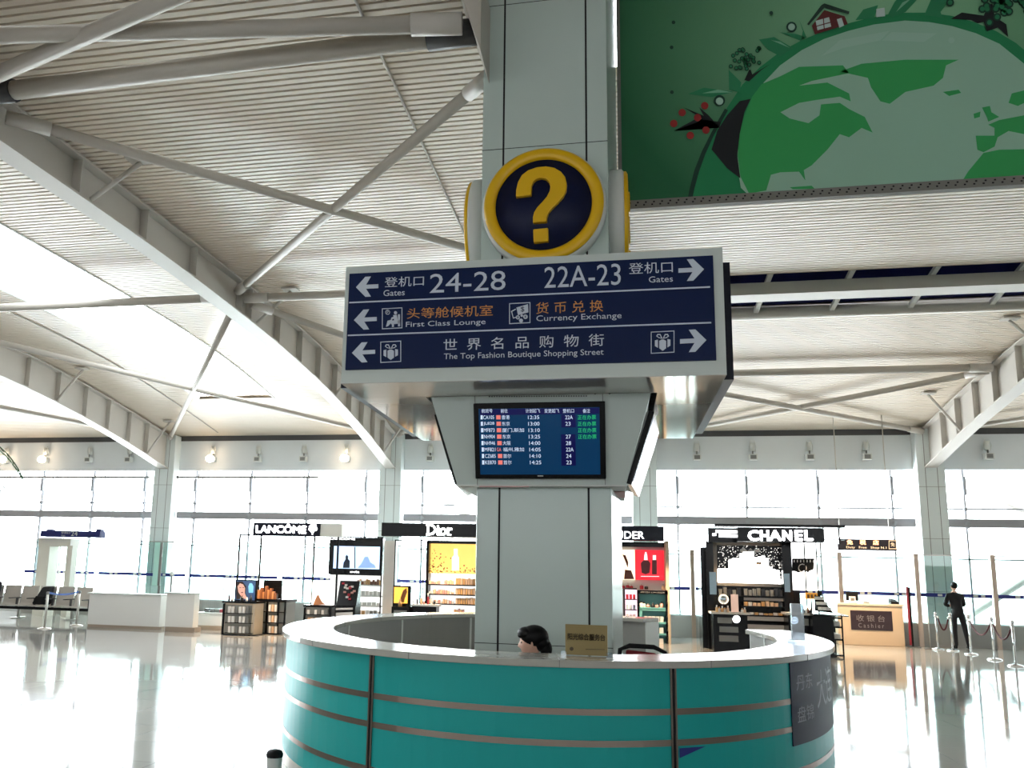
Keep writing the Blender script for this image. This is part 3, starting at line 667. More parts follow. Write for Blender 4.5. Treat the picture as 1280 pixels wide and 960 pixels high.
ch = thing('office_chair', 'black framed office chair with a red back behind the counter', 'chair', (.2, 8.1, 0))
cx_, cy_ = .2, 7.95
MB().box(cx_-.23, cx_+.23, cy_-.2, cy_+.24, .44, .5).build('seat', mat('red_fabric', (120, 16, 28), .8), ch, bev=.03)
bk = MB(); bk.hexa([(cx_-.2, cy_-.24, .58), (cx_+.2, cy_-.24, .58), (cx_+.2, cy_-.2, .58), (cx_-.2, cy_-.2, .58), (cx_-.15, cy_-.29, 1.09), (cx_+.1, cy_-.29, 1.07), (cx_+.1, cy_-.26, 1.07), (cx_-.15, cy_-.26, 1.09)]); bk.build('backrest', MATS['red_fabric'], ch, bev=.02)
fr = MB(); fr.path([(cx_-.24, cy_-.2, .45), (cx_-.24, cy_-.25, .8), (cx_-.2, cy_-.28, 1.09), (cx_-.12, cy_-.29, 1.125), (cx_+.08, cy_-.29, 1.12), (cx_+.17, cy_-.28, 1.08), (cx_+.24, cy_-.25, .8), (cx_+.24, cy_-.2, .45)], .02, 8); fr.build('frame', M_blackm, ch)
for dx in (-.2, .2):
    for dy in (-.17, .2): MB().tube((cx_+dx, cy_+dy, .45), (cx_+dx*1.15, cy_+dy*1.15, 0), .014, 8).build('leg', M_blackm, ch)

bn = thing('waste_bin', 'small pale bin with a rounded black lid left of the teal counter', 'bin', (-2.95, 7.2, 0))
pb = atz(342, 968, 0); bxn = (pb.x, pb.y)
MB().lathe((bxn[0], bxn[1], 0), [(.055, 0), (.06, .01), (.066, .14)], 24).build('body', M_white, bn)
MB().lathe((bxn[0], bxn[1], 0), [(.07, .14), (.072, .165), (.06, .19), (.035, .2), (.005, .203)], 24).build('lid', M_blackm, bn)

# ------------------------------------------------------------------ hanging banner
BYY = 8.95
bn = thing('hanging_banner', 'huge green banner with a globe print hanging beside the pillar top', 'banner', (3.6, BYY, 5.7))
bx0, bx1 = at(776.5, 150, BYY).x, 8.2; bz0 = at(1030, 236, BYY).z; bz1 = 9.6
MB().box(bx0, bx1, BYY, BYY+.02, bz0, bz1).build('canvas', 0 or mat('banner_green', (84, 136, 108), .75), bn)
fm = MB(); zl = at(1030, 247, BYY).z
fm.box(bx0-.03, bx1, BYY-.02, BYY+.06, zl, bz0); fm.box(bx0-.04, bx0, BYY-.02, BYY+.06, zl, bz1)
fm.build('frame', mat('banner_frame', (120, 118, 112), .5), bn)
hl = MB()
x = bx0+.05
while x < bx1:
    hl.box(x, x+.018, BYY-.022, BYY-.02, zl+.03, zl+.045); hl.box(x+.02, x+.038, BYY-.022, BYY-.02, zl+.06, zl+.075); x += .085
hl.build('perforation', M_blackm, bn)
nt = MATS['banner_green'].node_tree; tc = nt.nodes.new('ShaderNodeTexCoord'); mp = nt.nodes.new('ShaderNodeMapping'); gr = nt.nodes.new('ShaderNodeTexGradient'); gr.gradient_type = 'SPHERICAL'; rp = nt.nodes.new('ShaderNodeValToRGB')
mp.inputs['Location'].default_value = (-1.0, 0, -2.3*.9); mp.inputs['Scale'].default_value = (.3, 0, .3)
mp.inputs['Location'].default_value = (-2.9*.3, 0, -7.9*.3)
rp.color_ramp.elements[0].color = rgb(30, 100, 64); rp.color_ramp.elements[1].color = rgb(136, 190, 148); rp.color_ramp.elements[0].position = .1
nt.links.new(tc.outputs['Object'], mp.inputs[0]); nt.links.new(mp.outputs[0], gr.inputs[0]); nt.links.new(gr.outputs[0], rp.inputs[0]); nt.links.new(rp.outputs[0], nt.nodes['Principled BSDF'].inputs['Base Color'])
BPL = vplane(BYY)
def C(pts): return [(780+x/2.56, y/2.56) for x, y in pts]
LAY = [0]
def art(name, polys, m_, parent=bn):
    LAY[0] += 1
    if name in ('leaf', 'silhouette', 'continent', 'leaf_light', 'globe_highlight', 'apple', 'dewdrop', 'dewdrop_light', 'house_window'):
        for q in polys: mb = MB(); pxpoly(mb, q, BPL, thick=.0012, proud=.0012*LAY[0]); mb.build(name, m_, parent)
        return
    mb = MB()
    for q in polys: pxpoly(mb, q, BPL, thick=.0012, proud=.0012*LAY[0])
    return mb.build(name, m_, parent)
yb_l = lambda x: 251.5-(x-788)*.0525
def clipb(pts):   # keep the print above the lower edge
    return [(x, min(y, yb_l(x)-1.5)) for x, y in pts]
rim = [(862, 252), (864, 236), (870, 213), (879, 190), (891, 166), (908, 136), (928, 106), (950, 84), (975, 65), (1003, 50), (1030, 39), (1058, 30), (1085, 23), (1110, 18), (1131, 16), (1160, 16), (1190, 20), (1218, 28), (1245, 39), (1270, 54), (1300, 80), (1330, 118), (1352, 170), (1358, 226)]
art('globe_rim', [clipb(rim)], mat('print_green', (28, 128, 80), .75))
art('rim_outline', [[(a[0], min(a[1], yb_l(a[0])-1.6)) for a in [(860, 252), (862, 236), (868, 213), (877, 190), (889, 166), (906, 136), (910, 138), (893, 168), (882, 192), (874, 214), (868, 236), (866, 252)]]], mat('print_dark_green', (10, 56, 44), .75))
globe = [(934, 252), (926, 235), (922, 210), (922, 185), (925, 168), (931, 147), (940, 125), (955, 103), (975, 82), (1002, 63), (1030, 49), (1060, 39), (1092, 31), (1131, 26), (1162, 28), (1190, 33), (1220, 42), (1249, 55), (1280, 80), (1306, 112), (1322, 160), (1326, 226)]
art('globe', [clipb(globe)], mat('print_globe', (150, 190, 168), .75))
land = [[(500,245),(560,215),(700,210),(720,235),(600,260),(560,275),(650,265),(720,300),(725,325),(690,310),(620,320),(560,330),(500,360),(530,380),(590,395),(625,370),(630,335),(690,330),(720,350),(770,375),(795,425),(760,410),(720,440),(690,430),(650,480),(600,530),(575,545),(580,578),(560,550),(500,552),(470,560),(455,610),(400,622),(372,565),(364,500),(366,440),(385,370),(410,310),(440,270)],
    [(690,230),(760,205),(900,192),(1070,192),(1030,210),(1020,250),(990,275),(900,295),(850,333),(820,325),(790,280),(780,250)], [(1020,295),(1070,288),(1078,298),(1040,308)],
    [(1145,345),(1170,340),(1175,360),(1200,375),(1165,390),(1160,375)], [(1118,365),(1140,358),(1138,375),(1120,380)], [(1280,290),(1240,300),(1230,330),(1260,340),(1290,325)],
    [(1290,368),(1200,385),(1165,400),(1185,410),(1185,435),(1125,435),(1130,480),(1150,488),(1185,470),(1195,440),(1230,420),(1290,432)], [(1150,490),(1200,480),(1290,478),(1290,566),(1085,575),(1100,550)], [(530,600),(600,595),(610,605),(540,606)]]
art('continent', [clipb(C(q)) for q in land], mat('print_land', (52, 158, 86), .75))
art('globe_highlight', [C([(632,180),(690,130),(850,100),(820,130),(700,155)]), C([(855,104),(1000,108),(960,135),(825,131)]), C(circ(1047, 130, 10, 10))], mat('print_pale', (160, 196, 178), .75))
lobes = [C(q) for q in ([(205,302),(255,282),(350,295),(280,312)], [(335,225),(375,265),(370,297),(336,288)], [(432,128),(480,120),(540,155),(500,182),(460,160)], [(500,105),(550,110),(580,120),(565,132)], [(560,65),(572,100),(566,128),(584,122)], [(740,66),(765,32),(812,18),(800,60)], [(845,46),(865,8),(880,-8),(945,-8),(900,40),(858,56)], [(960,50),(985,-8),(1050,-8),(1012,40),(1018,58)])]
art('leaf', lobes, mat('print_leaf', (40, 126, 84), .75))
art('leaf_light', [C([(250,300),(300,288),(345,297)]), C([(470,130),(500,135),(530,155)]), C([(870,40),(890,10),(920,-4)])], mat('print_leaf_pale', (116, 176, 142), .75))
ink = mat('print_ink', (10, 16, 22), .75)
br_ = [[(405,318),(370,325),(330,370),(298,420),(280,480),(330,540),(372,572),(362,500),(370,430),(385,360)], [(1045,62),(1080,42),(1150,52),(1165,15),(1178,15),(1185,55),(1222,80),(1228,120),(1195,90),(1160,102),(1150,72),(1130,76),(1110,66)], [(310,392),(230,382),(160,420),(235,392),(250,380),(190,345),(255,372),(240,345),(272,372),(305,410)], [(385,258),(400,225),(405,225),(410,240),(470,205),(440,225),(400,262)]]
art('silhouette', [C(q) for q in br_], ink)
art('apple', [C(circ(x, y, 12, 12)) for x, y in ((186,362),(159,397),(212,435),(258,340),(235,378),(262,418))], mat('print_red', (150, 40, 38), .75))
rr = random.Random(3)
crown = [C(circ(390+rr.gauss(0, 22), 200+rr.gauss(0, 18), 7, 9)) for _ in range(34)] + [C(circ(1215+rr.gauss(0, 48), 14+rr.gauss(0, 26), 13, 10)) for _ in range(34)]
art('crown_dark', crown, mat('print_dark_green', (10, 56, 44), .75))
art('crown_light', [[(sum(a for a, b in q)/len(q)+(x-sum(a for a, b in q)/len(q))*.6, sum(b for a, b in q)/len(q)+(y-sum(b for a, b in q)/len(q))*.6) for x, y in q] for q in crown], mat('print_leaf', (40, 126, 84)))
art('house_wall', [C([(600,85),(640,35),(705,55),(715,80),(610,113)])], mat('print_brick', (92, 34, 34), .75))
art('house_roof', [C([(585,80),(630,20),(640,14),(720,40),(718,48),(640,28),(590,84)])], mat('print_roof', (22, 52, 42), .75))
art('house_window', [C([(612,70),(655,58),(662,88),(618,100)]), C([(680,65),(695,60),(703,85),(688,92)]), C([(806,32),(832,28),(834,55),(806,58)])], mat('print_white', (186, 204, 200), .75))
art('window_bar', [C([(635,60),(638,60),(641,96),(638,97)]), C([(614,86),(660,73),(661,76),(614,89)])], MATS['print_brick'])
art('dewdrop', [C(circ(305, 325, 18, 14)), C(circ(535, 90, 17, 14))] + [C(circ(x, y, 6, 9)) for x, y in ((158, 75), (152, 155), (153, 298), (470, 45))], MATS['print_dark_green'])
art('dewdrop_light', [C(circ(305, 327, 12, 12)), C(circ(535, 90, 11, 12))], mat('print_pale', (160, 196, 178)))

# ------------------------------------------------------------------ wall spotlights above the windows
ZS = 5.43
def spot(px, py, lit, label):
    X = at(px, py, YF-.1).x
    t = thing('wall_spotlight', label, 'spotlight', (X, YF, 5.6), 'lit spotlights on the left fascia' if lit else 'unlit spotlights on the fascia')
    m_ = MB(); m_.tube((X, YF-.1, 5.62), (X, YF-.1, 5.88), .075, 12); m_.path([(X-.1, YF-.02, 5.6), (X-.1, YF-.12, 5.75), (X-.06, YF-.12, 5.93), (X+.06, YF-.12, 5.93), (X+.1, YF-.12, 5.75), (X+.1, YF-.02, 5.6)], .012, 6); m_.build('bracket', M_white, t)
    m_ = MB(); m_.tube((X, YF-.12, 5.48), (X, YF-.12, 5.64), .025, 8); m_.build('stem', M_grayd, t)
    if lit:
        m_ = MB(); m_.box(X-.12, X+.12, YF-.25, YF-.05, ZS-.1, ZS+.08); m_.build('head', M_white, t)
        m_ = MB(); m_.ball((X, YF-.3, ZS), .16, 14, sc_=(1, .6, .8)); m_.build('lamp', M_warm, t)
    else:
        m_ = MB(); m_.box(X-.12, X+.12, YF-.24, YF-.04, ZS-.1, ZS+.08); m_.build('head', M_white, t)
        MB().box(X-.085, X+.085, YF-.246, YF-.24, ZS-.07, ZS+.05).build('lens', M_grayd, t)
for px, lit, lb in ((8, 1, 'lit spotlight at the far left edge above the palm fronds'), (57, 1, 'lit spotlight second from the left edge of the photo'), (112, 0, 'unlit spotlight just right of the two lit lamps at far left'), (162, 0, 'unlit spotlight beside the foot of the left rafter'),
                    (266, 1, 'lit spotlight right of the left wall column'), (323, 0, 'unlit spotlight in the middle of the left bay'), (380, 0, 'unlit spotlight second from the rafter foot at centre left'), (433, 1, 'lit spotlight beside the foot of the long rafter'),
                    (538, 0, 'unlit spotlight left of the flight screen housing'), (871, 0, 'unlit spotlight first to the right of the sign box'), (941, 0, 'unlit spotlight second to the right of the sign box'), (1012, 0, 'unlit spotlight third to the right of the sign box'), (1083, 0, 'unlit spotlight just left of the right rafter foot'), (1235, 0, 'unlit spotlight right of the right wall column')):
    spot(px, 571, lit, lb)
for px0, px1, lb in ((-20, 187, 'dark blind rail across the head of the far left window'), (217, 398, 'dark blind rail across the head of the window behind the white counters')):
    a, b = at(px0, 596.5, YF-.1), at(px1, 597, YF-.1); t = thing('blind_rail', lb, 'rail', ((a.x+b.x)/2, a.y, a.z))
    MB().tube(a, (b.x, a.y, a.z), .045, 10).build('pipe', M_grayd, t)
    k = a.x+1
    while k < b.x:
        for d in (0, .14): MB().box(k+d-.012, k+d+.012, a.y-.06, a.y-.03, a.z-.13, a.z+.13).build('clip', M_grayd, t)
        k += 1.95

# ------------------------------------------------------------------ glass partition with blue band
YG = 26.7
gx = [at(x, 735, YG).x for x in (1051, 1147, 1243)]
PXS = [-20.5, -17.6, -14.2, -10.9, -7.9, -4.9, -1.9, at(866, 735, YG).x, gx[0], gx[1], gx[2], 12.2, 14.2]
PN = {7: 'brown steel partition post left of the black kiosk', 8: 'brown steel partition post above the cashier desk', 9: 'brown steel partition post right of the cashier desk', 10: 'brown steel partition post at the right edge', 11: 'steel partition post beyond the right edge'}
for k in (7, 8, 9, 10):
    x = PXS[k]
    o = MB().box(x-.06, x+.06, YG-.05, YG+.05, 0, 2.55).build('partition_post', mat('bronze_post', (188, 166, 148), .3, metal=.6)); tag(o, PN[k], 'post', 'steel posts of the glass partition')
GN = ['glass partition with blue band at far left of frame', 'glass partition with blue band by the gate kiosk', 'glass partition with blue band behind the white counters', 'glass partition with blue band behind the face poster', 'glass partition with blue band behind the wall screen kiosk', 'glass partition with blue band behind the gold-lit kiosk', 'glass partition with blue band hidden behind the pillar', 'glass partition with blue band between the red poster kiosk and the black kiosk', 'glass partition with blue band behind the cashier desk', 'glass partition with blue band behind the standing man', 'glass partition with blue band at the far right edge']
segs = [(-20.5, -17.6), (-17.6, -14.2), (-14.2, -10.9), (-10.9, -7.9), (-7.9, -4.9), (-4.9, -1.9), (-1.9, PXS[7]), (PXS[7], gx[0]), (gx[0], gx[1]), (gx[1], gx[2]), (gx[2], 14.0)]
for (a, b), lb in zip(segs, GN):
    t = thing('glass_partition', lb, 'glass partition', ((a+b)/2, YG, 0), 'glass partition along the windows')
    MB().box(a+.07, b-.07, YG-.006, YG+.006, .62, 2.5).build('pane', M_tint, t)
    MB().box(a+.07, b-.07, YG-.012, YG-.007, 1.36, 1.46).build('blue_band', M_blue, t)
    MB().box(a+.07, b-.07, YG-.02, YG+.02, 2.5, 2.53).build('top_rail', M_chrome, t)
    w = MB(); x = a+.5
    while x < b-.5: w.box(x, x+.12, YG-.0135, YG-.012, 1.38, 1.44); w.box(x+.2, x+.3, YG-.0135, YG-.012, 1.38, 1.44); x += .9
    w.build('band_mark', M_white, t)
    MB().box(a+.02, b-.02, YG-.02, YG+.02, 0, .62).build('base_panel', mat('grey_base', (150, 150, 146), .3), t)

# ------------------------------------------------------------------ small goods
def goods(name, px0, px1, yb, h, Y, d, n, mats, label, group, gap=.25, jit=0, zb_=None, cat='box'):
    """n separate little packs standing in a row between two measured columns"""
    xa, xb = at(px0, yb, Y).x, at(px1, yb, Y).x; z0 = at((px0+px1)/2, yb, Y).z if zb_ is None else zb_
    sc_ = abs(at(px0, yb-10, Y).z-at(px0, yb, Y).z)/10
    w = (xb-xa)/n
    for i in range(n):
        hh = h*sc_*(1-jit*random.random())
        o = MB().box(xa+i*w+w*gap/2, xa+(i+1)*w-w*gap/2, Y, Y+d, z0, z0+hh).build(name, mats[i % len(mats)] if not jit else random.choice(mats))
        tag(o, label, cat, group)
def bottle(X, Y, z, h, r, m_, cap, label, group, name='perfume_bottle'):
    t = thing(name, label, 'bottle', (X, Y, z), group)
    MB().lathe((X, Y, z), [(r*.9, 0), (r, .01), (r, h*.62), (r*.45, h*.7)], 12).build('body', m_, t)
    MB().lathe((X, Y, z), [(r*.5, h*.7), (r*.5, h), (r*.1, h)], 12).build('cap', cap, t)
    return t
M_pk = mat('pack_white', (226, 222, 218), .4); M_pkg = mat('pack_gold', (206, 160, 104), .4); M_pkp = mat('pack_peach', (222, 184, 150), .4); M_pkb = mat('pack_black', (26, 24, 26), .35); M_pkr = mat('pack_red', (176, 34, 52), .4); M_pko = mat('pack_rose', (206, 150, 140), .4)
M_stone = mat('kiosk_grey', (128, 126, 120), .35)

# ---- kiosk with the face poster, left (dark fascia)
YL = 22.4
k = thing('shop_fascia', 'dark fascia sign with white capital lettering on the left perfume kiosk', 'fascia sign', tuple(at(358, 670, YL)))
q0 = at(316.5, 662, YL).x; q1 = at(400, 662, YL).x; zt_, zb2 = at(358, 653.5, YL).z, at(358, 670, YL).z
MB().box(q0, q1, YL, YL+.25, zb2, zt_).build('board', mat('fascia_dark', (20, 20, 36), .3, spec=.2), k)
MB().box(q1+.005, at(427, 662, YL).x, YL+.02, YL+.25, zb2, zt_).build('return_panel', mat('return_white', (222, 220, 212), .4), k)
LP = vplane(YL); tx = MB(); fit_text(tx, 'LANCÔME', 320, 383, 660.5, 12, LP, bold=.3, thick=.01, proud=.001)
tx.build('lettering', M_glowtxt, k)
fl = MB(); 
for x, y, r in ((389.5, 659, 3.2), (393, 657.5, 2.8), (394, 661, 2.8), (390.5, 663.5, 2.6), (388, 661.5, 2.2)): pxpoly(fl, circ(x, y, r, 10), LP, thick=.01)
pxpoly(fl, [(390, 664), (392, 664), (391.5, 668), (389.5, 668)], LP, thick=.01); fl.build('rose_emblem', M_glowtxt, k)
def frame_posts(label, pxs, ytop, Y, ybar=None, r=.022, dy=0):
    t = thing('kiosk_gantry', label, 'gantry', tuple(at(pxs[0], 760, Y)))
    zt0 = at(sum(pxs)/len(pxs), ytop, Y).z
    for p_ in pxs:
        x = at(p_, 720, Y).x; MB().box(x-r, x+r, Y+dy-r, Y+dy+r, 0, zt0).build('post', M_blackm, t)
    xs = [at(p_, 720, Y).x for p_ in pxs]
    MB().box(min(xs)-r, max(xs)+r, Y+dy-r, Y+dy+r, zt0, zt0+2*r).build('top_bar', M_blackm, t)
    return t
frame_posts('thin black post frame carrying the dark fascia at left', (297, 324, 391, 421), 670.5, YL+.12)

cb = thing('display_cabinet', 'grey display cabinet with three rows of packs below the face poster', 'cabinet', tuple(at(300, 793, YL)))
Yc = 20.9
MB().pxb((279, 754, 318, 794.5), Yc, .55, floor=True).build('body', mat('cab_beige', (202, 186, 164), .4), cb)
fp = MB(); fp.pxb((281, 756.5, 314, 792), Yc-.02, .02); fp.build('front', M_stone, cb)
ed = MB(); ed.pxb((277.5, 751.5, 320, 754), Yc-.04, .62); ed.pxb((277.5, 793, 320, 797), Yc-.03, .6); ed.pxb((277.5, 754, 280, 794), Yc-.03, .03)
for y in (767, 779): ed.pxb((281, y-.6, 314, y+.2), Yc-.1, .1)
ed.pxb((281, 791.2, 314, 792), Yc-.1, .1)
ed.build('edge_trim', M_black, cb)
for yb, lb in ((766.4, 'top'), (778.4, 'middle'), (791.2, 'bottom')): goods('cosmetic_pack', 284, 311, yb, 8, Yc-.09, .06, 6, [M_pk, M_pk, M_grayd], 'small white pack on the %s shelf of the grey cabinet under the face poster' % lb, 'packs on the %s shelf of the grey cabinet' % lb)
zc = at(300, 751.5, Yc-.04).z
ps = thing('face_poster', 'lit counter poster of a dark haired face beside a blue bottle', 'poster', tuple(at(306, 750, Yc+.3)))
Yp_ = Yc+.3
b_ = MB(); b_.box(at(293.5, 738, Yp_).x, at(320.5, 738, Yp_).x, Yp_, Yp_+.06, zc, at(307, 724.5, Yp_).z); b_.build('panel', M_black, ps)
PP = vplane(Yp_); pm_ = MB(); pm_.box(at(295, 738, Yp_).x, at(319, 738, Yp_).x, Yp_-.004, Yp_, zc+.02, at(307, 726, Yp_).z); pm_.build('print', mat('poster_blue', (60, 84, 120), .4, emit=.35), ps)
PP = vplane(Yp_-.004)
h_ = MB(); pxpoly(h_, [(295.3, 749), (295.3, 727), (303, 726.8), (308, 733), (307, 741), (309, 748)], PP); h_.build('printed_hair', mat('poster_hair', (40, 26, 26), .5, emit=.2), ps)
h_ = MB(); pxpoly(h_, [(297, 733), (300, 729), (304, 730.5), (306.5, 735), (306, 741), (304, 745), (300.5, 744), (298, 740)], PP, proud=.003); pxpoly(h_, [(301, 743), (306, 741), (309, 748.5), (302, 748.5)], PP, proud=.003); h_.build('printed_face', mat('poster_skin', (222, 172, 154), .5, emit=.3), ps)
h_ = MB(); 
for q in ([(299.5, 734.3), (301.5, 734), (301.5, 734.8), (299.5, 735)], [(303.3, 733.9), (305.3, 734.4), (305.3, 735.1), (303.3, 734.7)], [(301.3, 740.2), (304.3, 740), (303.5, 741.2), (302, 741.2)]): pxpoly(h_, q, PP, proud=.005)
h_.build('printed_features', mat('poster_lip', (120, 40, 44), .5), ps)
h_ = MB(); pxpoly(h_, [(310.5, 733), (312, 729), (315, 729), (317, 733), (316.5, 741), (311, 741)], PP, proud=.003); h_.build('printed_bottle', mat('poster_aqua', (120, 180, 214), .4, emit=.6), ps)
for i, (x, h, r) in enumerate(((287, .2, .03), (291, .12, .035), (303, .14, .04), (309, .1, .03), (314, .16, .035))):
    X = at(x, 750, Yc+.15).x; bottle(X, Yc+.12, zc, h, r, [M_pkb, M_pk][i % 2], M_pk if i % 2 else M_pkb, ['tall dark tester bottle at the left of the grey cabinet top', 'short white tester bottle beside the tall dark one on the grey cabinet', 'dark tester bottle before the face poster', 'white tester bottle before the blue bottle print', 'dark tester bottle at the right of the grey cabinet top'][i], 'testers on the grey cabinet')

cb = thing('display_cabinet', 'dark framed display cabinet angled beside the grey cabinet', 'cabinet', tuple(at(340, 793, YL)))
Y2 = 21.6
MB().pxb((320, 752, 356, 794), Y2, .7, floor=True).build('body', M_stone, cb)
ed = MB()
for a in ((318.5, 749, 358, 752.5), (318.5, 792, 358, 796)): ed.pxb(a, Y2-.05, .8)
for x in (319.5, 333, 347, 355.5): ed.pxb((x-1, 752, x+1, 794), Y2-.03, .03)
for y in (765, 778.5): ed.pxb((320, y-.6, 356, y+.4), Y2-.1, .1)
ed.pxb((320, 791.4, 356, 792.4), Y2-.1, .1)
ed.build('frame', M_black, cb)
for yb, lb in ((764.4, 'top'), (777.9, 'middle'), (791.4, 'bottom')): goods('cosmetic_pack', 335, 346, yb, 8.5, Y2-.09, .06, 3, [M_pk, M_pkp], 'pale pack on the %s shelf of the dark framed cabinet' % lb, 'packs on the %s shelf of the dark framed cabinet' % lb)
zc2 = at(340, 749, Y2-.05).z
pn = MB(); pn.box(at(329, 738, Y2+.45).x, at(352, 738, Y2+.45).x, Y2+.45, Y2+.5, zc2, at(340, 725, Y2+.45).z); tag(pn.build('upright_panel', M_black), 'black upright panel behind the brown boxes on the dark cabinet', 'panel')
for i in range(8):
    x = 321.5+3*i; h = [12, 15, 9, 17, 12, 14, 10, 7][i]; Y_ = Y2+.1+.04*(i % 3)
    o = MB().box(at(x, 745, Y_).x, at(x+2.7, 745, Y_).x, Y_, Y_+.12, zc2, zc2+h*.0195); tag(o.build('perfume_box', M_wood if i % 2 else mat('box_tan', (168, 116, 76), .4)), ['tan perfume box at the left end of the dark cabinet', 'second brown box on the dark cabinet, left half', 'short tan box third on the dark cabinet', 'tallest brown box on the dark cabinet', 'tan box just right of the tallest brown box', 'brown box before the black upright panel', 'low tan box before the black upright panel', 'shortest brown box at the right end of the dark cabinet'][i], 'box', 'perfume boxes on the dark cabinet')

# ---- white counters at left
def white_counter(label, r, Y, d, plinth=True):
    t = thing('white_counter', label, 'counter', tuple(at((r[0]+r[2])/2, r[3], Y)))
    m_ = MB(); m_.pxb((r[0], r[1], r[2], r[3]), Y, d, floor=True); m_.build('body', mat('counter_white', (226, 224, 220), .3), t, bev=.01)
    m_ = MB(); m_.pxb((r[0]-1, r[3]-4, r[2]+1, r[3]+2), Y-.03, d+.06, floor=True); m_.build('plinth', mat('plinth_brown', (160, 144, 128), .4), t)
    m_ = MB(); m_.pxb((r[0]-1, r[1]-2, r[2]+1, r[1]), Y-.03, d+.06); m_.build('worktop', M_white, t)
    return t
white_counter('white cosmetics counter on a brown plinth, left of the grey cabinet', (207, 743, 242, 788), 21.2, .3)
white_counter('low white counter right behind the one on the brown plinth', (243, 768, 279, 786), 22.3, .7)
white_counter('long bright white counter between the seats and the cosmetics counter', (110, 744, 200, 786), 21.6, .7)
cs = thing('glass_showcase', 'clear glass showcase on the low white counter', 'showcase', tuple(at(265, 766, 22.4)))
m_ = MB(); m_.pxb((253, 737, 278, 766), 22.4, .5); m_.build('glass_box', M_glass, cs)
m_ = MB(); m_.pxb((252, 735.5, 279, 737), 22.38, .54); m_.build('rim', M_white, cs)
for i, (x, c) in enumerate(((257, M_pkb), (264, M_grayd), (270.5, M_stone), (276, M_pkr))):
    m_ = MB(); X0, X1 = at(x-2.6, 764, 22.55).x, at(x+2.6, 764, 22.55).x; zz = at(265, 766, 22.4).z; m_.box(X0, X1, 22.6, 22.75, zz, zz+.1); tag(m_.build('gift_box', c), ['black gift box in the glass showcase', 'grey gift box in the glass showcase', 'stone coloured gift box in the glass showcase', 'red gift box in the glass showcase'][i], 'box', 'gift boxes in the glass showcase')

# ---- small cabinet and tester display right of the frame
cb = thing('display_cabinet', 'small dark cabinet with white poster just left of the counter rim', 'cabinet', tuple(at(396, 780, 21.5)))
m_ = MB(); m_.pxb((380, 759, 412, 790), 21.5, .5, floor=True); m_.build('body', M_stone, cb)
m_ = MB(); m_.pxb((379, 756.5, 414, 759), 21.46, .6); 
for y in (768.6, 778.6): m_.pxb((381, y-.6, 411, y+.4), 21.4, .1)
m_.pxb((379, 759, 381, 790), 21.46, .06); m_.pxb((410.5, 759, 413, 790), 21.46, .06); m_.build('frame', M_black, cb)
goods('cosmetic_pack', 383, 410, 768, 5.5, 21.41, .06, 6, [M_pk, M_grayd], 'small pack on the upper shelf of the small dark cabinet', 'packs on the upper shelf of the small cabinet')
goods('cosmetic_pack', 383, 410, 778, 6, 21.41, .06, 3, [M_pkp], 'peach pack on the lower shelf of the small dark cabinet', 'packs on the lower shelf of the small cabinet')
zz = at(396, 756.5, 21.46).z
ps = thing('counter_poster', 'white counter poster with a brown product on the small dark cabinet', 'poster', tuple(at(404, 756, 21.8)))
m_ = MB(); m_.box(at(390, 742, 21.8).x, at(417, 742, 21.8).x, 21.8, 21.85, zz, at(404, 727.5, 21.8).z); m_.build('panel', mat('poster_white', (240, 238, 236), .4, emit=.6), ps)
m_ = MB(); PPp = vplane(21.8); pxpoly(m_, [(387.5+4, 756), (393, 752), (396, 745), (398, 743), (400, 748), (403, 753), (407, 755.6)], PPp); m_.build('printed_product', mat('print_tan', (190, 130, 90), .5), ps)
td = thing('makeup_tester_stand', 'black makeup tester stand with red and white samples', 'stand', tuple(at(430, 775, 21.6)))
m_ = MB(); A_ = [at(418, 776, 21.6), at(443, 776, 21.6)]; m_.box(A_[0].x, A_[1].x, 21.6, 22.1, 0, at(430, 757, 21.6).z); m_.build('base', M_black, td)
m_ = MB(); m_.hexa([(A_[0].x, 21.7, at(430, 757, 21.6).z), (A_[1].x, 21.7, at(430, 757, 21.6).z), (A_[1].x, 22.05, at(430, 757, 21.6).z), (A_[0].x, 22.05, at(430, 757, 21.6).z), (A_[0].x, 21.95, at(430, 726, 21.9).z), (A_[1].x, 21.95, at(430, 726, 21.9).z), (A_[1].x, 22.05, at(430, 726, 21.9).z), (A_[0].x, 22.05, at(430, 726, 21.9).z)]); m_.build('sloped_back', M_black, td)
PPp = vplane(21.58)
m_ = MB()
for q in ([(420, 760), (441, 759.5), (441, 762), (420, 762.5)], [(420, 766), (441, 765), (441, 769), (420, 770)]): pxpoly(m_, q, PPp, thick=.01)
m_.build('shelf_strip', M_pk, td)
m_ = MB(); zt1 = at(430, 726, 21.9).z
for i in range(14):
    r_, g_ = random.random(), random.random(); z = .95+r_*.42; yy = 21.7+(z-at(430, 757, 21.6).z)/(zt1-at(430, 757, 21.6).z)*.25 - .03
    x = A_[0].x+.05+g_*(A_[1].x-A_[0].x-.1); m_.box(x-.035, x+.035, yy-.012, yy+.02, z-.025, z+.025, i % 3)
m_.build('sample', [M_pk, M_pkr, M_pko], td)

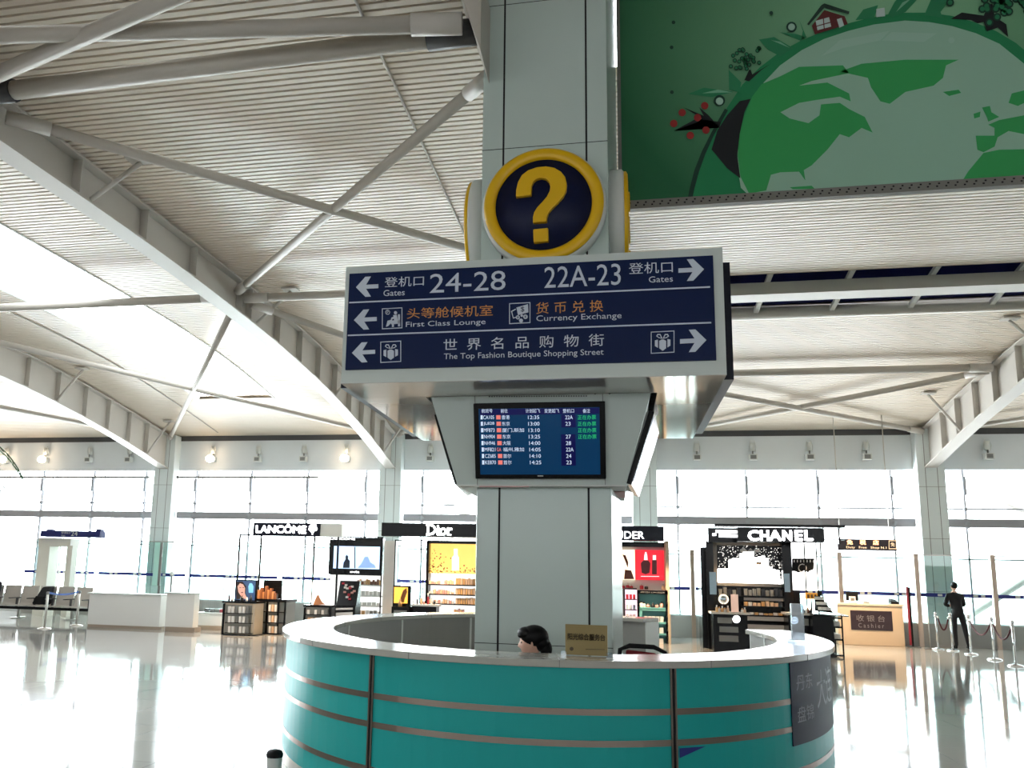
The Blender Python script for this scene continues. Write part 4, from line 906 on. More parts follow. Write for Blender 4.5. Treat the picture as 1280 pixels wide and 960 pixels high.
# ---- wall unit with a screen and white shelves
YW = 24.2
wu = thing('wall_display_unit', 'white shelf unit with a black video screen on top', 'display unit', tuple(at(445, 775, YW)))
m_ = MB(); m_.pxb((411, 672, 478, 719), YW, .3); m_.build('screen_case', M_black, wu)
m_ = MB(); m_.pxb((417, 683, 474.5, 711), YW-.008, .008); m_.build('screen', mat('video_blue', (170, 200, 236), .2, emit=.9), wu)
PPp = vplane(YW-.008); m_ = MB(); pxpoly(m_, [(443, 683.5), (444.3, 683.5), (444.3, 710.5), (443, 710.5)], PPp)
pxpoly(m_, [(428.5, 710), (429.5, 703), (432, 699), (431.8, 695.5), (433.5, 693.5), (435.3, 695.5), (435, 698.5), (437.3, 701), (437, 710)], PPp); m_.build('video_figure', mat('video_dark', (40, 50, 70), .4), wu)
m_ = MB(); pxpoly(m_, [(447, 710), (452, 704), (456, 696), (460, 696), (463, 703), (468, 706), (470, 710)], PPp); m_.build('video_haze', mat('video_haze', (130, 160, 205), .3, emit=.5), wu)
m_ = MB(); fit_text(m_, 'LANCÔME', 438, 449, 714.8, 2.4, vplane(YW), thick=.004); fit_text(m_, 'LANCÔME', 413, 444, 673.2, 3, vplane(YW), thick=.004); m_.build('lettering', M_glowtxt, wu)
m_ = MB(); m_.pxb((411, 719, 478, 800), YW+.28, .04, floor=True); m_.build('back_board', mat('lit_white', (240, 240, 238), .4, emit=.5), wu)
m_ = MB()
for y in (731, 744.5, 757, 769): m_.pxb((444, y, 477, y+1.6), YW, .3)
m_.build('shelf', M_white, wu)
m_ = MB(); m_.pxb((478.5, 676, 492, 800), YW-.1, .35, floor=True); m_.build('side_pier', mat('pier_cream', (228, 222, 214), .4), wu)
for yb, n_, ms, lb, h in ((731, 11, [M_pkp, M_wood, M_pkg], 'top', 7), (744.5, 6, [M_pk, M_white], 'second', 6), (757, 5, [M_pk, M_white], 'third', 6), (769, 6, [M_pkg, M_stone, M_pk], 'bottom', 6)):
    goods('cosmetic_pack', 446, 476, yb, h, YW+.06, .08, n_, ms, 'pack on the %s shelf below the video screen' % lb, 'packs on the %s shelf below the video screen' % lb, jit=.4)
frame_posts('thin dark post frame in front of the video screen unit', (420.5, 476.5), 672, YW-.4, r=.015)

# ---- gold-lit kiosk
YD = 22.8
k = thing('shop_fascia', 'long black fascia with white serif name left of the pillar', 'fascia sign', tuple(at(540, 671, YD)))
Xa, Xb = at(477, 662, YD).x, at(640, 662, YD).x; zt_, zb2 = at(540, 654, YD).z, at(540, 671, YD).z
MB().box(Xa, Xb, YD, YD+.3, zb2, zt_).build('board', M_black, k)
tx = MB(); DP = vplane(YD)
fit_text(tx, 'Dior', 534, 565.5, 662.3, 13.5, DP, bold=.25, thick=.01)
for x0, x1, y in ((532.6, 537, 656.3), (532.6, 537, 668.6), (546.5, 551.5, 668.6), (559, 564, 668.6), (546.5, 549.5, 660.2), (559, 561.6, 660.2)): pxpoly(tx, [(x0, y-.7), (x1, y-.7), (x1, y+.7), (x0, y+.7)], DP, thick=.01)
tx.build('lettering', M_glowtxt, k)
MB().box(Xa+.1, Xb, YD+.3, YD+1.6, zb2+.02, zb2+.08).build('canopy', M_black, k)
du = thing('wall_display_unit', 'perfume wall unit with a golden lit poster over four shelves', 'display unit', tuple(at(575, 775, YD+1.2)))
Yd = YD+1.2
m_ = MB(); m_.pxb((533, 676, 640, 800), Yd+.32, .06, floor=True); m_.build('back_board', MATS['lit_white'], du)
m_ = MB(); m_.pxb((531.5, 676, 535, 800), Yd-.02, .36, floor=True); m_.build('side_post', M_black, du)
m_ = MB(); m_.pxb((534, 676.5, 640, 680), Yd-.02, .3); m_.build('header', M_black, du)
m_ = MB(); m_.pxb((535.5, 680, 640, 717.5), Yd+.2, .1); m_.build('golden_poster', mat('poster_gold', (250, 208, 110), .4, emit=.55), du)
PPp = vplane(Yd+.2); m_ = MB(); rr = random.Random(5)
for _ in range(90):
    x = 537+abs(rr.gauss(0, 12)); y = 716-abs(rr.gauss(0, 10)) if rr.random() < .7 else rr.uniform(685, 716)
    if rr.random() < .5: x = rr.uniform(537, 594); y = 716-abs(rr.gauss(0, 4))
    pxpoly(m_, circ(x, y, rr.uniform(.5, 1.1), 5), PPp)
m_.build('poster_sparkle', mat('sparkle_brown', (140, 92, 40), .4), du)
m_ = MB(); pxpoly(m_, [(565, 713), (565, 697), (567.5, 694), (567.5, 686), (572, 686), (572, 694), (573.5, 697), (573.5, 713)], PPp, proud=.003); m_.build('poster_bottle', mat('poster_cream', (255, 240, 200), .4, emit=1.4), du)
m_ = MB()
for y in (731.2, 743.5, 755.5, 767.5): m_.pxb((535, y, 640, y+1.5), Yd-.02, .34)
m_.build('shelf', M_blackm, du)
for yb, lb in ((731.2, 'top'), (743.5, 'second'), (755.5, 'third')):
    goods('perfume_box', 536, 567, yb, 7, Yd+.03, .1, 11, [M_pkp, M_pk, M_pko], 'slim pale box on the left of the %s shelf under the golden poster' % lb, 'slim boxes on the %s shelf under the golden poster' % lb, jit=.5)
    goods('perfume_box', 569, 594, yb, 8.5, Yd+.03, .12, 8, [M_pkg, M_pkp], 'tan box on the right of the %s shelf under the golden poster' % lb, 'tan boxes on the %s shelf under the golden poster' % lb, jit=.15)
goods('perfume_box', 567, 580, 767.5, 7, Yd+.03, .1, 5, [M_pkg, M_pko], 'tan box on the lowest shelf under the golden poster', 'boxes on the lowest shelf under the golden poster', jit=.3)
frame_posts('thin post frame at the left of the gold-lit kiosk', (493, 529), 676, YD+.92, r=.014)
es = thing('counter_poster', 'orange perfume poster in a black frame left of the gold-lit shelves', 'poster', tuple(at(502, 757, YD+.4)))
m_ = MB(); m_.pxb((490.5, 732, 513, 790), YD+.45, .06, floor=True); m_.build('stand', M_black, es)
m_ = MB(); m_.pxb((492.5, 734, 509.5, 754), YD+.44, .01); m_.build('print', mat('poster_orange', (244, 176, 70), .4, emit=.8), es)
m_ = MB(); PPp = vplane(YD+.44); pxpoly(m_, [(500, 753), (501, 746), (504, 738), (508, 735), (509, 740), (506, 748), (505, 753)], PPp); m_.build('print_figure', mat('print_brown', (150, 84, 36), .4), es)
bt_ = thing('low_tester_counter', 'low black tester counter below the orange perfume poster', 'counter', tuple(at(502, 775, YD+.05)))
m_ = MB(); m_.pxb((489, 758.5, 511, 790), YD+.05, .35, floor=True); m_.build('body', M_black, bt_)
m_ = MB(); m_.pxb((492, 763, 508, 775), YD+.03, .02); m_.build('drawer_front', M_stone, bt_)
X = at(500, 757, YD+.2).x; zz = at(500, 758.5, YD+.05).z
bottle(X, YD+.2, zz, .2, .05, M_pkg, M_pkg, 'golden perfume bottle on the low black tester counter', None)
bc = thing('makeup_counter', 'black makeup counter with white tray beside the golden shelves', 'counter', tuple(at(528, 775, YD+.3)))
m_ = MB(); m_.pxb((514, 758, 545, 790), YD+.3, .4, floor=True); m_.build('body', M_black, bc)
m_ = MB(); m_.pxb((513, 755.5, 547, 758), YD+.26, .48); m_.build('tray', M_pk, bc)
zz = at(528, 755.5, YD+.26).z
for i, x in enumerate((517, 521, 525.5, 530, 534.5, 538.5, 543)):
    bottle(at(x, 756, YD+.4).x, YD+.38+.05*(i % 3), zz, [.28, .2, .24, .14, .3, .18, .12][i], .028, [M_pk, M_pkb, M_pkp, M_pko, M_pkr, M_pk, M_pkb][i], [M_pkb, M_pk, M_chrome][i % 3], ['tall white lotion bottle at the left end of the white tray', 'black bottle second on the white tray', 'peach bottle third on the white tray', 'short rose bottle in the middle of the white tray', 'tall red bottle on the white tray', 'white bottle next to the last on the white tray', 'short black bottle at the right end of the white tray'][i], 'testers on the white tray')

# ---- kiosk with the red poster, right of the pillar
YE = 23.4
k = thing('shop_fascia', 'black fascia right of the pillar with white capitals partly hidden', 'fascia sign', tuple(at(800, 675, YE)))
Xa, Xb = at(700, 666, YE).x, at(830, 666, YE).x; zt_, zb2 = at(800, 657.5, YE).z, at(800, 675.5, YE).z
MB().box(Xa, Xb, YE, YE+.3, zb2, zt_).build('board', mat('fascia_navy', (14, 18, 32), .25, spec=.2), k)
tx = MB(); fit_text(tx, 'ESTĒE LAUDER', 715, 805, 667, 12, vplane(YE), thick=.01); tx.build('lettering', M_glowtxt, k)
MB().box(Xa, Xb, YE+.3, YE+1.3, zb2+.02, zb2+.06).build('canopy', M_black, k)
eu = thing('wall_display_unit', 'wall unit with cream and red lit posters right of the pillar', 'display unit', tuple(at(806, 806, YE+.9)))
Ye = YE+.9
m_ = MB(); m_.pxb((700, 678, 833, 808), Ye+.3, .06, floor=True); m_.build('back_board', mat('kiosk_pale', (206, 208, 206), .4), eu)
m_ = MB(); m_.pxb((833, 676, 837.5, 806), YE+.25, .9, floor=True); m_.build('side_panel', mat('pier_tan', (196, 176, 150), .4), eu)
m_ = MB(); m_.pxb((700, 677, 833, 683), Ye, .3); m_.build('header', M_black, eu)
m_ = MB(); m_.pxb((740, 687, 793.5, 724), Ye+.2, .1); m_.build('cream_poster', mat('poster_cream2', (250, 226, 196), .4, emit=.9), eu)
m_ = MB(); m_.pxb((794, 687.5, 830, 725), Ye+.2, .1); m_.build('red_poster', mat('poster_red', (226, 36, 52), .4, emit=.55), eu)
PPp = vplane(Ye+.2); m_ = MB()
pxpoly(m_, [(778, 693), (782, 694), (785.5, 703), (784.5, 710), (782.5, 704), (780, 698)], PPp); pxpoly(m_, [(780, 724), (781, 712), (789, 713), (793, 724)], PPp); m_.build('printed_flask', mat('print_umber', (110, 50, 30), .4), eu)
m_ = MB(); pxpoly(m_, [(802, 716), (801, 704), (804, 700.5), (810.5, 700.5), (813, 704), (812, 716), (807, 718)], PPp); pxpoly(m_, [(815, 718), (815, 700), (821, 700), (821, 718)], PPp); m_.build('printed_serum', mat('print_wine', (110, 14, 26), .3), eu)
m_ = MB(); pxpoly(m_, [(805, 700), (805.4, 694), (806.5, 690), (808, 690), (809, 694), (809.6, 700)], PPp); pxpoly(m_, [(816, 700), (816, 694), (820, 694), (820, 700)], PPp); pxpoly(m_, [(801, 720), (824, 720.2), (824, 721), (801, 720.8)], PPp); m_.build('printed_cap', mat('print_white2', (250, 240, 240), .4, emit=.5), eu)
m_ = MB(); m_.pxb((700, 736.5, 832, 738), Ye-.02, .32); m_.build('shelf', M_white, eu)
for i, (x, c) in enumerate(((779, M_pkr), (784.5, M_pkr), (789, M_pkr), (802, M_pkr), (808, M_pkb), (829, M_pkp))):
    h = .12+.03*(i % 2); X = at(x, 736, Ye+.06).x; zz = at(800, 736.5, Ye-.02).z
    bottle(X, Ye+.1, zz, h, .05, c, M_chrome, ['red jar next to the pillar on the pale shelf', 'second red jar on the pale shelf', 'third red jar on the pale shelf', 'red jar below the red poster', 'black jar below the red poster', 'peach jar at the right end of the pale shelf'][i], 'jars on the pale shelf below the red poster', 'cosmetic_jar')
pd = thing('pink_lit_display', 'pink lit pack display between the pillar and the teal cabinet', 'display', tuple(at(788, 775, Ye-.2)))
m_ = MB(); m_.pxb((779, 736, 781.5, 774.6), Ye-.35, .3); m_.pxb((781, 735, 796, 737), Ye-.35, .3); m_.pxb((781, 773.6, 796, 774.6), Ye-.35, .3); m_.build('frame', M_pkb, pd)
m_ = MB(); m_.pxb((781.5, 737, 796, 774), Ye-.1, .05); m_.build('back_light', mat('pink_light', (236, 200, 216), .4, emit=.8), pd)
m_ = MB()
for y in (749, 762): m_.pxb((781.5, y, 796, y+1), Ye-.34, .24)
m_.build('shelf', M_pkb, pd)
for yb, c, lb in ((749, M_pkr, 'top'), (762, mat('pack_aqua', (196, 214, 226), .4), 'middle'), (773.6, M_pk, 'bottom')): goods('cosmetic_pack', 782, 795, yb, 6, Ye-.3, .08, 3, [c], 'pack on the %s shelf of the pink lit display' % lb, 'packs on the %s shelf of the pink display' % lb)
wc = thing('white_counter', 'white counter with a pink edge beside the teal cabinet', 'counter', tuple(at(785, 808, YE+.1)))
m_ = MB(); m_.pxb((740, 778, 794, 808), YE+.1, .7, floor=True); m_.build('body', mat('counter_white', (226, 224, 220), .3), wc)
m_ = MB(); m_.pxb((740, 775.5, 796, 778), YE+.06, .8); m_.build('worktop', mat('pink_top', (232, 190, 180), .3), wc)
tc_ = thing('teal_cabinet', 'teal open cabinet with rows of small boxes right of the pillar', 'cabinet', tuple(at(817, 808, YE+.25)))
M_aq = mat('cab_aqua', (110, 178, 178), .4)
Yt = YE+.25
m_ = MB(); m_.pxb((797, 738, 834, 808), Yt+.3, .05, floor=True); m_.build('back_board', M_aq, tc_)
m_ = MB(); m_.pxb((797, 738, 799.5, 808), Yt, .3, floor=True); m_.pxb((832.5, 738, 835, 808), Yt, .3, floor=True); m_.pxb((797, 738, 835, 742.5), Yt, .3); m_.build('surround', M_black, tc_)
m_ = MB()
for y in (759.5, 761): m_.pxb((799.5, y, 832.5, y+2.5), Yt+.02, .28)
for y in (777.5, 791.5, 805): m_.pxb((803, y, 832.5, y+2.2), Yt+.02, .28)
m_.pxb((799.5, 762, 803, 808), Yt+.02, .28, floor=True); m_.build('shelf', M_aq, tc_)
m_ = MB(); fit_text(m_, 'ESTĒE LAUDER', 801, 831, 740.3, 2, vplane(Yt), thick=.003); m_.build('lettering', M_grayd, tc_)
for yb, n_, lb in ((777.5, 5, 'upper'), (791.5, 4, 'middle'), (805, 4, 'lower')): goods('cosmetic_pack', 805, 830, yb, 7, Yt+.05, .1, n_, [M_pk], 'white box on the %s shelf of the teal cabinet' % lb, 'white boxes on the %s shelf of the teal cabinet' % lb, gap=.2)
for i, (x, c, h) in enumerate(((801.5, M_pk, .16), (805, M_white, .14), (810, M_pko, .1), (816, M_pkb, .12), (821, M_pko, .1), (827, M_pko, .16))):
    bottle(at(x, 758, Yt+.1).x, Yt+.12, at(815, 759.5, Yt+.02).z, h, .045, c, M_pkb, ['white jar at the left of the teal cabinet top shelf', 'second pale jar in the teal cabinet', 'rose jar third in the teal cabinet', 'black jar in the middle of the teal cabinet', 'rose jar right of the black jar in the teal cabinet', 'tall rose jar at the right of the teal cabinet top shelf'][i], 'jars on the top shelf of the teal cabinet', 'cosmetic_jar')

# ------------------------------------------------------------------ black cosmetics kiosk at right
YK = 21.7
k = thing('shop_fascia', 'black fascia with glowing white capital lettering on the black kiosk at right', 'fascia sign', tuple(at(976, 677, YK)))
zt_, zb2 = at(976, 659.5, YK).z, at(976, 677.5, YK).z
X0, X1 = at(922, 668, YK).x, at(1029, 668, YK).x
MB().box(X0, X1, YK, YK+.2, zb2, zt_).build('board', M_black, k)
tx = MB()
for ch_, a, b in (('C', 935, 948.5), ('H', 950.3, 961), ('A', 961.3, 976.5), ('N', 978, 989.5), ('E', 993.5, 1003), ('L', 1005.5, 1016)): fit_text(tx, ch_, a, b, 669.5-(a-935)*.004, 13, vplane(YK), bold=.45, thick=.03)
tx.build('lettering', mat('lit_letters_bright', (255, 255, 255), .5, emit=6), k)
cp = thing('kiosk_canopy', 'flat black canopy with white lamps over the black kiosk', 'canopy', tuple(at(970, 660, YK+.6)))
zc = at(970, 659, YK).z+.005
MB().box(at(893, 660, YK).x, at(1056, 660, YK).x, YK-.05, YK+2.2, zc, zc+.06).build('roof', M_black, cp)
m_ = MB(); m_.pxb((885, 660, 921, 678), YK+.5, .1); m_.build('left_return', M_black, cp)
m_ = MB(); m_.pxb((899, 663, 921, 666), YK+.46, .04); m_.pxb((899, 668, 921, 671.5), YK+.46, .04); m_.pxb((1031, 664, 1048, 673), YK+.46, .04); m_.build('strip_lamp', M_glow, cp)
m_ = MB()
for x, y in ((893, 668), (897, 664), (1046, 676), (1052, 670)): m_.pxb((x-2, y-1.5, x+2, y+1.5), YK+.44, .06)
m_.build('downlight', M_glow, cp)
m_ = MB(); m_.pxb((1029, 673.5, 1056, 675), YK+.44, .05); m_.pxb((1048, 660, 1050, 680), YK+.44, .05); m_.pxb((1028.5, 661, 1030.5, 678), YK+.44, .05); m_.build('bracket', M_black, cp)
kb = thing('kiosk_wall', 'tall black side wall and backlit speckled panel of the black kiosk', 'kiosk wall', tuple(at(935, 800, YK+1.6)))
Yk = YK+1.6
m_ = MB(); m_.pxb((877, 684, 889, 802), Yk-.5, .9, floor=True); m_.pxb((884, 676, 893, 802), Yk-.8, .9, floor=True); m_.build('side_wall', M_black, kb)
m_ = MB(); m_.pxb((887, 676, 1000, 806), Yk+.12, .06, floor=True); m_.pxb((980, 678, 991.5, 806), Yk-.3, .4, floor=True); m_.build('back_wall', M_black, kb)
m_ = MB()
for r in ((892, 678, 982, 682), (892, 678, 896.5, 733), (977.5, 678, 982, 733), (892, 729, 982, 733)): m_.pxb(r, Yk-.02, .12)
m_.build('panel_frame', mat('frame_taupe', (168, 160, 150), .4), kb)
m_ = MB(); m_.pxb((896, 681, 978.5, 730), Yk+.04, .06); m_.build('speckled_panel', M_black, kb)
spk = MB(); PPp = vplane(Yk+.04); rr = random.Random(11)
def skyline(x): return 724 if x < 897 else [711, 711, 711, 700, 698, 698, 692, 689, 690, 690, 697, 696, 695, 698, 709, 712, 713, 724][min(17, int((x-897)/4.6))]
for _ in range(420):
    x, y = rr.uniform(897, 977), rr.uniform(682, 724)
    if y < skyline(x): pxpoly(spk, circ(x, y, rr.uniform(.35, .75), 4), PPp)
spk.build('panel_speckle', mat('speckle_white', (230, 226, 220), .4, emit=.8), kb)
m_ = MB()
for i in range(18): y = skyline(897.1+i*4.6+.2); pxpoly(m_, [(897+i*4.55, y), (897+(i+1)*4.55, y), (897+(i+1)*4.55, 730), (897+i*4.55, 730)], PPp, thick=.006)
m_.build('backlit_panel', M_glow, kb)
m_ = MB(); pxpoly(m_, [(925, 687), (930, 684.5), (934, 689), (938, 685), (942, 689), (947, 686), (951, 689), (951, 690), (925, 690)], PPp, proud=.008); m_.build('panel_ornament', M_pk, kb)
m_ = MB(); m_.pxb((945, 702.5, 952, 706), Yk+.03, .01); m_.build('printed_pack', M_pkp, kb)
for px_, lb in ((888.5, 'tall mirror strip on the left wall of the black kiosk'), (984, 'mirror strip on the right post of the black kiosk')):
    o = MB().pxb((px_-1.5 if px_ < 900 else 980.5, 715, px_+7 if px_ < 900 else 987.5, 743) if px_ < 900 else (980.5, 717, 987.5, 740), Yk-.85 if px_ < 900 else Yk-.34, .03); tag(o.build('mirror', mat('mirror_blue', (190, 206, 214), .05, metal=1)), lb, 'mirror')
# goods shelves in the middle
sh = thing('shelf_unit', 'black stepped makeup shelves under the speckled panel', 'shelves', tuple(at(945, 800, YK+1.0)))
m_ = MB(); m_.pxb((892, 733, 981, 806), Yk-.1, .2, floor=True)
m_.build('back', M_black, sh)
m_ = MB()
for y, d in ((745, .4), (758, .5), (769, .6), (779, .6), (790, .6)): m_.pxb((928, y, 981, y+1.6), Yk-.1-d, d)
m_.pxb((928, 758, 930, 800), Yk-.7, .6, floor=True); m_.build('shelf', M_black, sh)
for r_, y_ in (((930, 747.5, 980, 751), Yk-.13), ((930, 771, 980, 776), Yk-.68), ((930, 781, 980, 787), Yk-.68)): m_ = MB(); m_.pxb(r_, y_, .02); m_.build('pale_riser', mat('riser_grey', (150, 140, 128), .4, emit=.15), sh)
goods('makeup_compact', 930, 979, 745, 10, Yk-.4, .1, 9, [M_pkb, M_stone, M_wood, M_pkb, M_grayd], 'dark makeup box on the highest shelf under the speckled panel', 'makeup boxes on the highest shelf of the black kiosk', jit=.35)
goods('makeup_compact', 930, 979, 758, 6.5, Yk-.5, .12, 9, [M_pkp, M_pkb, M_pkg, M_pk], 'makeup compact on the second shelf of the black kiosk', 'compacts on the second shelf of the black kiosk', jit=.4)
goods('makeup_compact', 931, 979, 769, 4, Yk-.6, .12, 8, [M_pkg, M_pk, M_stone], 'small compact on the third shelf of the black kiosk', 'compacts on the third shelf of the black kiosk', jit=.5)
goods('makeup_compact', 898, 927, 733+12, 11, Yk-.22, .1, 5, [M_pkb, M_stone], 'dark box on the wall ledge left of the stepped shelves', 'boxes on the wall ledge of the black kiosk', jit=.3, zb_=at(912, 745, Yk-.12).z)
m_ = MB(); m_.pxb((896, 745, 928, 746), Yk-.26, .16); m_.build('ledge', M_black, sh)
def emblem(px, py, Y, par):
    PPp = vplane(Y); m_ = MB(); pxpoly(m_, circ(px, py, 4.6, 24), PPp, thick=.01); m_.build('emblem_disc', M_glow, par)
    c = MB()
    for s_, dx in ((1, -1.1), (-1, 1.1)):
        for i in range(14):
            a, b = [math.radians(45+270*j/14) for j in (i, i+1)]
            pxpoly(c, [(px+dx+s_*r*math.cos(t), py-r*math.sin(t)) for r, t in ((2.6, a), (2.6, b), (1.8, b), (1.8, a))], PPp, proud=.012)
    c.build('interlocked_rings', M_black, par)
def drawers(label, r, Y, d, rows, emb):
    t = thing('makeup_counter', label, 'counter', tuple(at((r[0]+r[2])/2, r[3], Y)))
    m_ = MB(); m_.pxb(r, Y, d, floor=True); m_.build('body', M_black, t)
    m_ = MB(); m_.pxb((r[0]-3, r[1]-2.5, r[2]+2, r[1]), Y-.05, d+.1); m_.build('worktop', mat('top_beige', (210, 200, 186), .25), t)  # plain pale beige worktop over the black body
    for q in rows: m_ = MB(); m_.pxb(q, Y-.015, .015); m_.build('drawer_front', M_stone, t)
    if emb: emblem(emb[0], emb[1], Y-.002, t)
    return t
drawers('black makeup counter with three grey drawers at the left of the black kiosk', (892, 768, 935, 815), YK, .6, [(897, 772, 915, 779), (899.5, 783.5, 923, 790.5), (899, 794.5, 923, 802)], (920.5, 774))
drawers('black makeup counter with one grey drawer at the right of the black kiosk', (986, 769, 1013, 806), YK+.15, .6, [(1001, 773.5, 1011, 782)], (993, 775.5))
zz = at(913, 765.5, YK).z
mr = thing('round_mirror', 'round lit table mirror on the left black makeup counter', 'mirror', (at(904, 750, YK+.3).x, YK+.35, zz))
c_ = at(904.5, 749, YK+.35)
MB().lathe((c_.x, YK+.35, c_.z), [(.005, 0), (.12, 0), (.12, .02), (.005, .02)], 24, axis='y').build('rim', mat('lit_cream', (240, 226, 200), .3, emit=.7), mr)
MB().lathe((c_.x, YK+.345, c_.z), [(.005, 0), (.085, 0), (.085, .004), (.005, .004)], 24, axis='y').build('mirror_face', mat('mirror_blue', (190, 206, 214), .05, metal=1), mr)
MB().box(c_.x-.015, c_.x+.015, YK+.35, YK+.37, zz, c_.z-.1).build('stem', M_black, mr)
pc = MB(); pc.pxb((914, 743, 923, 765.3), YK+.3, .05); o = pc.build('counter_card', mat('card_rose', (214, 178, 160), .4, emit=.3)); tag(o, 'small rose counter card beside the round lit mirror', 'card')
for i, x in enumerate((896, 899.5, 903, 906.5, 910, 928, 931)):
    bottle(at(x, 764, YK+.12).x, YK+.12+.03*(i % 2), zz, [.16, .12, .14, .1, .15, .1, .12][i], .03, [M_pkg, M_pk, M_pkg, M_pk, M_pkp, M_pk, M_pkp][i], [M_pk, M_pkg][i % 2], ['golden tester at the left end of the black kiosk counter', 'white tester second from the left on the black kiosk counter', 'golden tester third on the black kiosk counter', 'short white tester in front of the round mirror', 'peach tester right of the round mirror', 'short white tester at the right of the black kiosk counter', 'peach tester at the right end of the black kiosk counter'][i], 'testers on the left black counter')
# right-hand lit niche with patterned panel
ni = thing('lit_niche', 'white lit niche with a black patterned panel at the right of the black kiosk', 'niche', tuple(at(1005, 735, Yk+.1)))
m_ = MB(); m_.pxb((990, 679, 1021, 738), Yk+.05, .05); m_.build('light_panel', mat('niche_white', (255, 255, 255), .4, emit=1.6), ni)
PPp = vplane(Yk+.05); m_ = MB(); pxpoly(m_, [(990, 698), (1018, 698), (1017, 712), (1012, 713.5), (1010, 716), (1006, 713), (998, 716), (994, 714), (990, 714)], PPp); m_.build('patterned_panel', M_blackm, ni)
m_ = MB()
for i in range(12):
    a, b = 2*math.pi*i/12, 2*math.pi*(i+1)/12
    pxpoly(m_, [(1003+r*math.cos(t), 710+r*math.sin(t)) for r, t in ((5.5, a), (5.5, b), (4.3, b), (4.3, a))], PPp, proud=.004)
for x in range(992, 1017, 4): pxpoly(m_, [(x, 700), (x+1.5, 700), (x+1.5, 703), (x, 703)], PPp, proud=.004)
m_.build('pattern', M_pk, ni)
frame_posts('thin black post frame at the right of the black kiosk', (1007, 1022), 678, YK+.95, r=.013)
o = MB().pxb((1007, 741, 1022, 749), YK+.35, .05); o = o.build('orange_sign', mat('orange_sign', (220, 150, 50), .4, emit=.3)); tag(o, 'small orange sign board above the right black makeup counter', 'sign board')
m_ = MB(); m_.pxb((1008.8, 743, 1012, 747.5), YK+.345, .004); m_.pxb((1013.5, 743, 1016.5, 747.5), YK+.345, .004); m_.pxb((1018, 743, 1020.5, 747.5), YK+.345, .004); m_.build('printed_mark', M_wood, o)
m_ = MB(); X = at(1014.5, 760, YK+.37).x; m_.box(X-.015, X+.015, YK+.36, YK+.38, at(1000, 766.5, YK+.15).z, at(1014, 749.2, YK+.35).z); m_.build('stem', M_black, o)
zz = at(1000, 766.5, YK+.15).z
for i, x in enumerate((1004, 1007, 1010, 1013)): bottle(at(x, 764, YK+.3).x, YK+.27, zz, [.14, .1, .13, .11][i], .03, [M_pkb, M_pk, M_wood, M_pkb][i], M_pkg, ['black tester at the left under the orange sign', 'white tester under the orange sign', 'brown tester under the orange sign', 'black tester at the right under the orange sign'][i], 'testers under the orange sign')
# angled black counter, far right of the kiosk
ac_ = thing('angled_counter', 'black display counter with open side shelves at the right end of the black kiosk', 'counter', tuple(at(1035, 822, YK-.1)))
ztp = at(1035, 770, YK-.1).z
a_, b_, c2, d2 = atz(1020, 816, 0), atz(1043, 824, 0), atz(1056, 815, 0), atz(1036, 808, 0)
m_ = MB(); m_.hexa([(at(1017, 800, YK-.2).x, YK-.2, 0), (at(1043, 800, YK-.2).x, YK-.2, 0), (at(1043, 800, YK-.2).x, YK+.6, 0), (at(1017, 800, YK-.2).x, YK+.6, 0), (at(1017, 800, YK-.2).x, YK-.2, ztp), (at(1043, 800, YK-.2).x, YK-.2, ztp), (at(1043, 800, YK-.2).x, YK+.6, ztp), (at(1017, 800, YK-.2).x, YK+.6, ztp)]); m_.build('body', M_black, ac_)
xr0, xr1 = at(1043, 800, YK-.2).x, at(1055, 800, YK-.2).x
m_ = MB()
for z in (.03, .38, .66, ztp-.06): m_.box(xr0, xr1, YK-.18, YK+.58, z, z+.035)
m_.box(xr1-.03, xr1, YK-.18, YK-.15, 0, ztp); m_.box(xr1-.03, xr1, YK+.55, YK+.58, 0, ztp); m_.build('side_shelf', M_black, ac_)
m_ = MB(); m_.hexa([(at(1016, 770, YK-.2).x, YK-.25, ztp), (xr1+.12, YK-.25, ztp), (xr1+.12, YK+.62, ztp), (at(1016, 770, YK-.2).x, YK+.62, ztp), (at(1016, 770, YK-.2).x, YK-.25, ztp+.04), (xr1+.12, YK-.25, ztp+.02), (xr1+.12, YK+.62, ztp+.05), (at(1016, 770, YK-.2).x, YK+.62, ztp+.1)]); m_.build('top_tray', M_black, ac_)
for z, lb in ((.415, 'lower'), (.695, 'upper')):
    for i in range(3):
        o = MB().box(xr0+.03, xr1-.05, YK-.12+.22*i, YK+.04+.22*i, z, z+.11); tag(o.build('cosmetic_pack', M_pk), 'white pack on the %s side shelf of the angled black counter' % lb, 'box', 'packs on the %s side shelf of the angled counter' % lb)
ea = thing('tester_easel', 'sloping tester easel with pale samples on the angled black counter', 'easel', tuple(at(1030, 770, YK+.2)))
e0, e1 = at(1021, 765, YK+.1).x, at(1040, 765, YK+.1).x; zt3 = at(1026, 745, YK+.3).z
m_ = MB(); m_.hexa([(e0, YK-.05, ztp+.1), (e1, YK-.05, ztp+.07), (e1, YK+.3, ztp+.1), (e0, YK+.3, ztp+.1), (e0, YK+.26, zt3), (e1-.2, YK+.26, zt3), (e1-.2, YK+.3, zt3), (e0, YK+.3, zt3)]); m_.build('easel', M_black, ea)
m_ = MB()
for i in range(9):
    u, v = (i % 3+.5)/3, (i//3+.5)/3
    z = ztp+.1+(zt3-ztp-.1)*v; y = YK-.05+.31*v-.02; x = e0+(e1-e0-.2*v)*u
    m_.hexa([(x-.045, y-.02, z-.03), (x+.045, y-.02, z-.03), (x+.045, y+.0, z-.03), (x-.045, y+.0, z-.03), (x-.045, y+.01, z+.04), (x+.045, y+.01, z+.04), (x+.045, y+.04, z+.04), (x-.045, y+.04, z+.04)])
m_.build('sample', M_pk, ea)
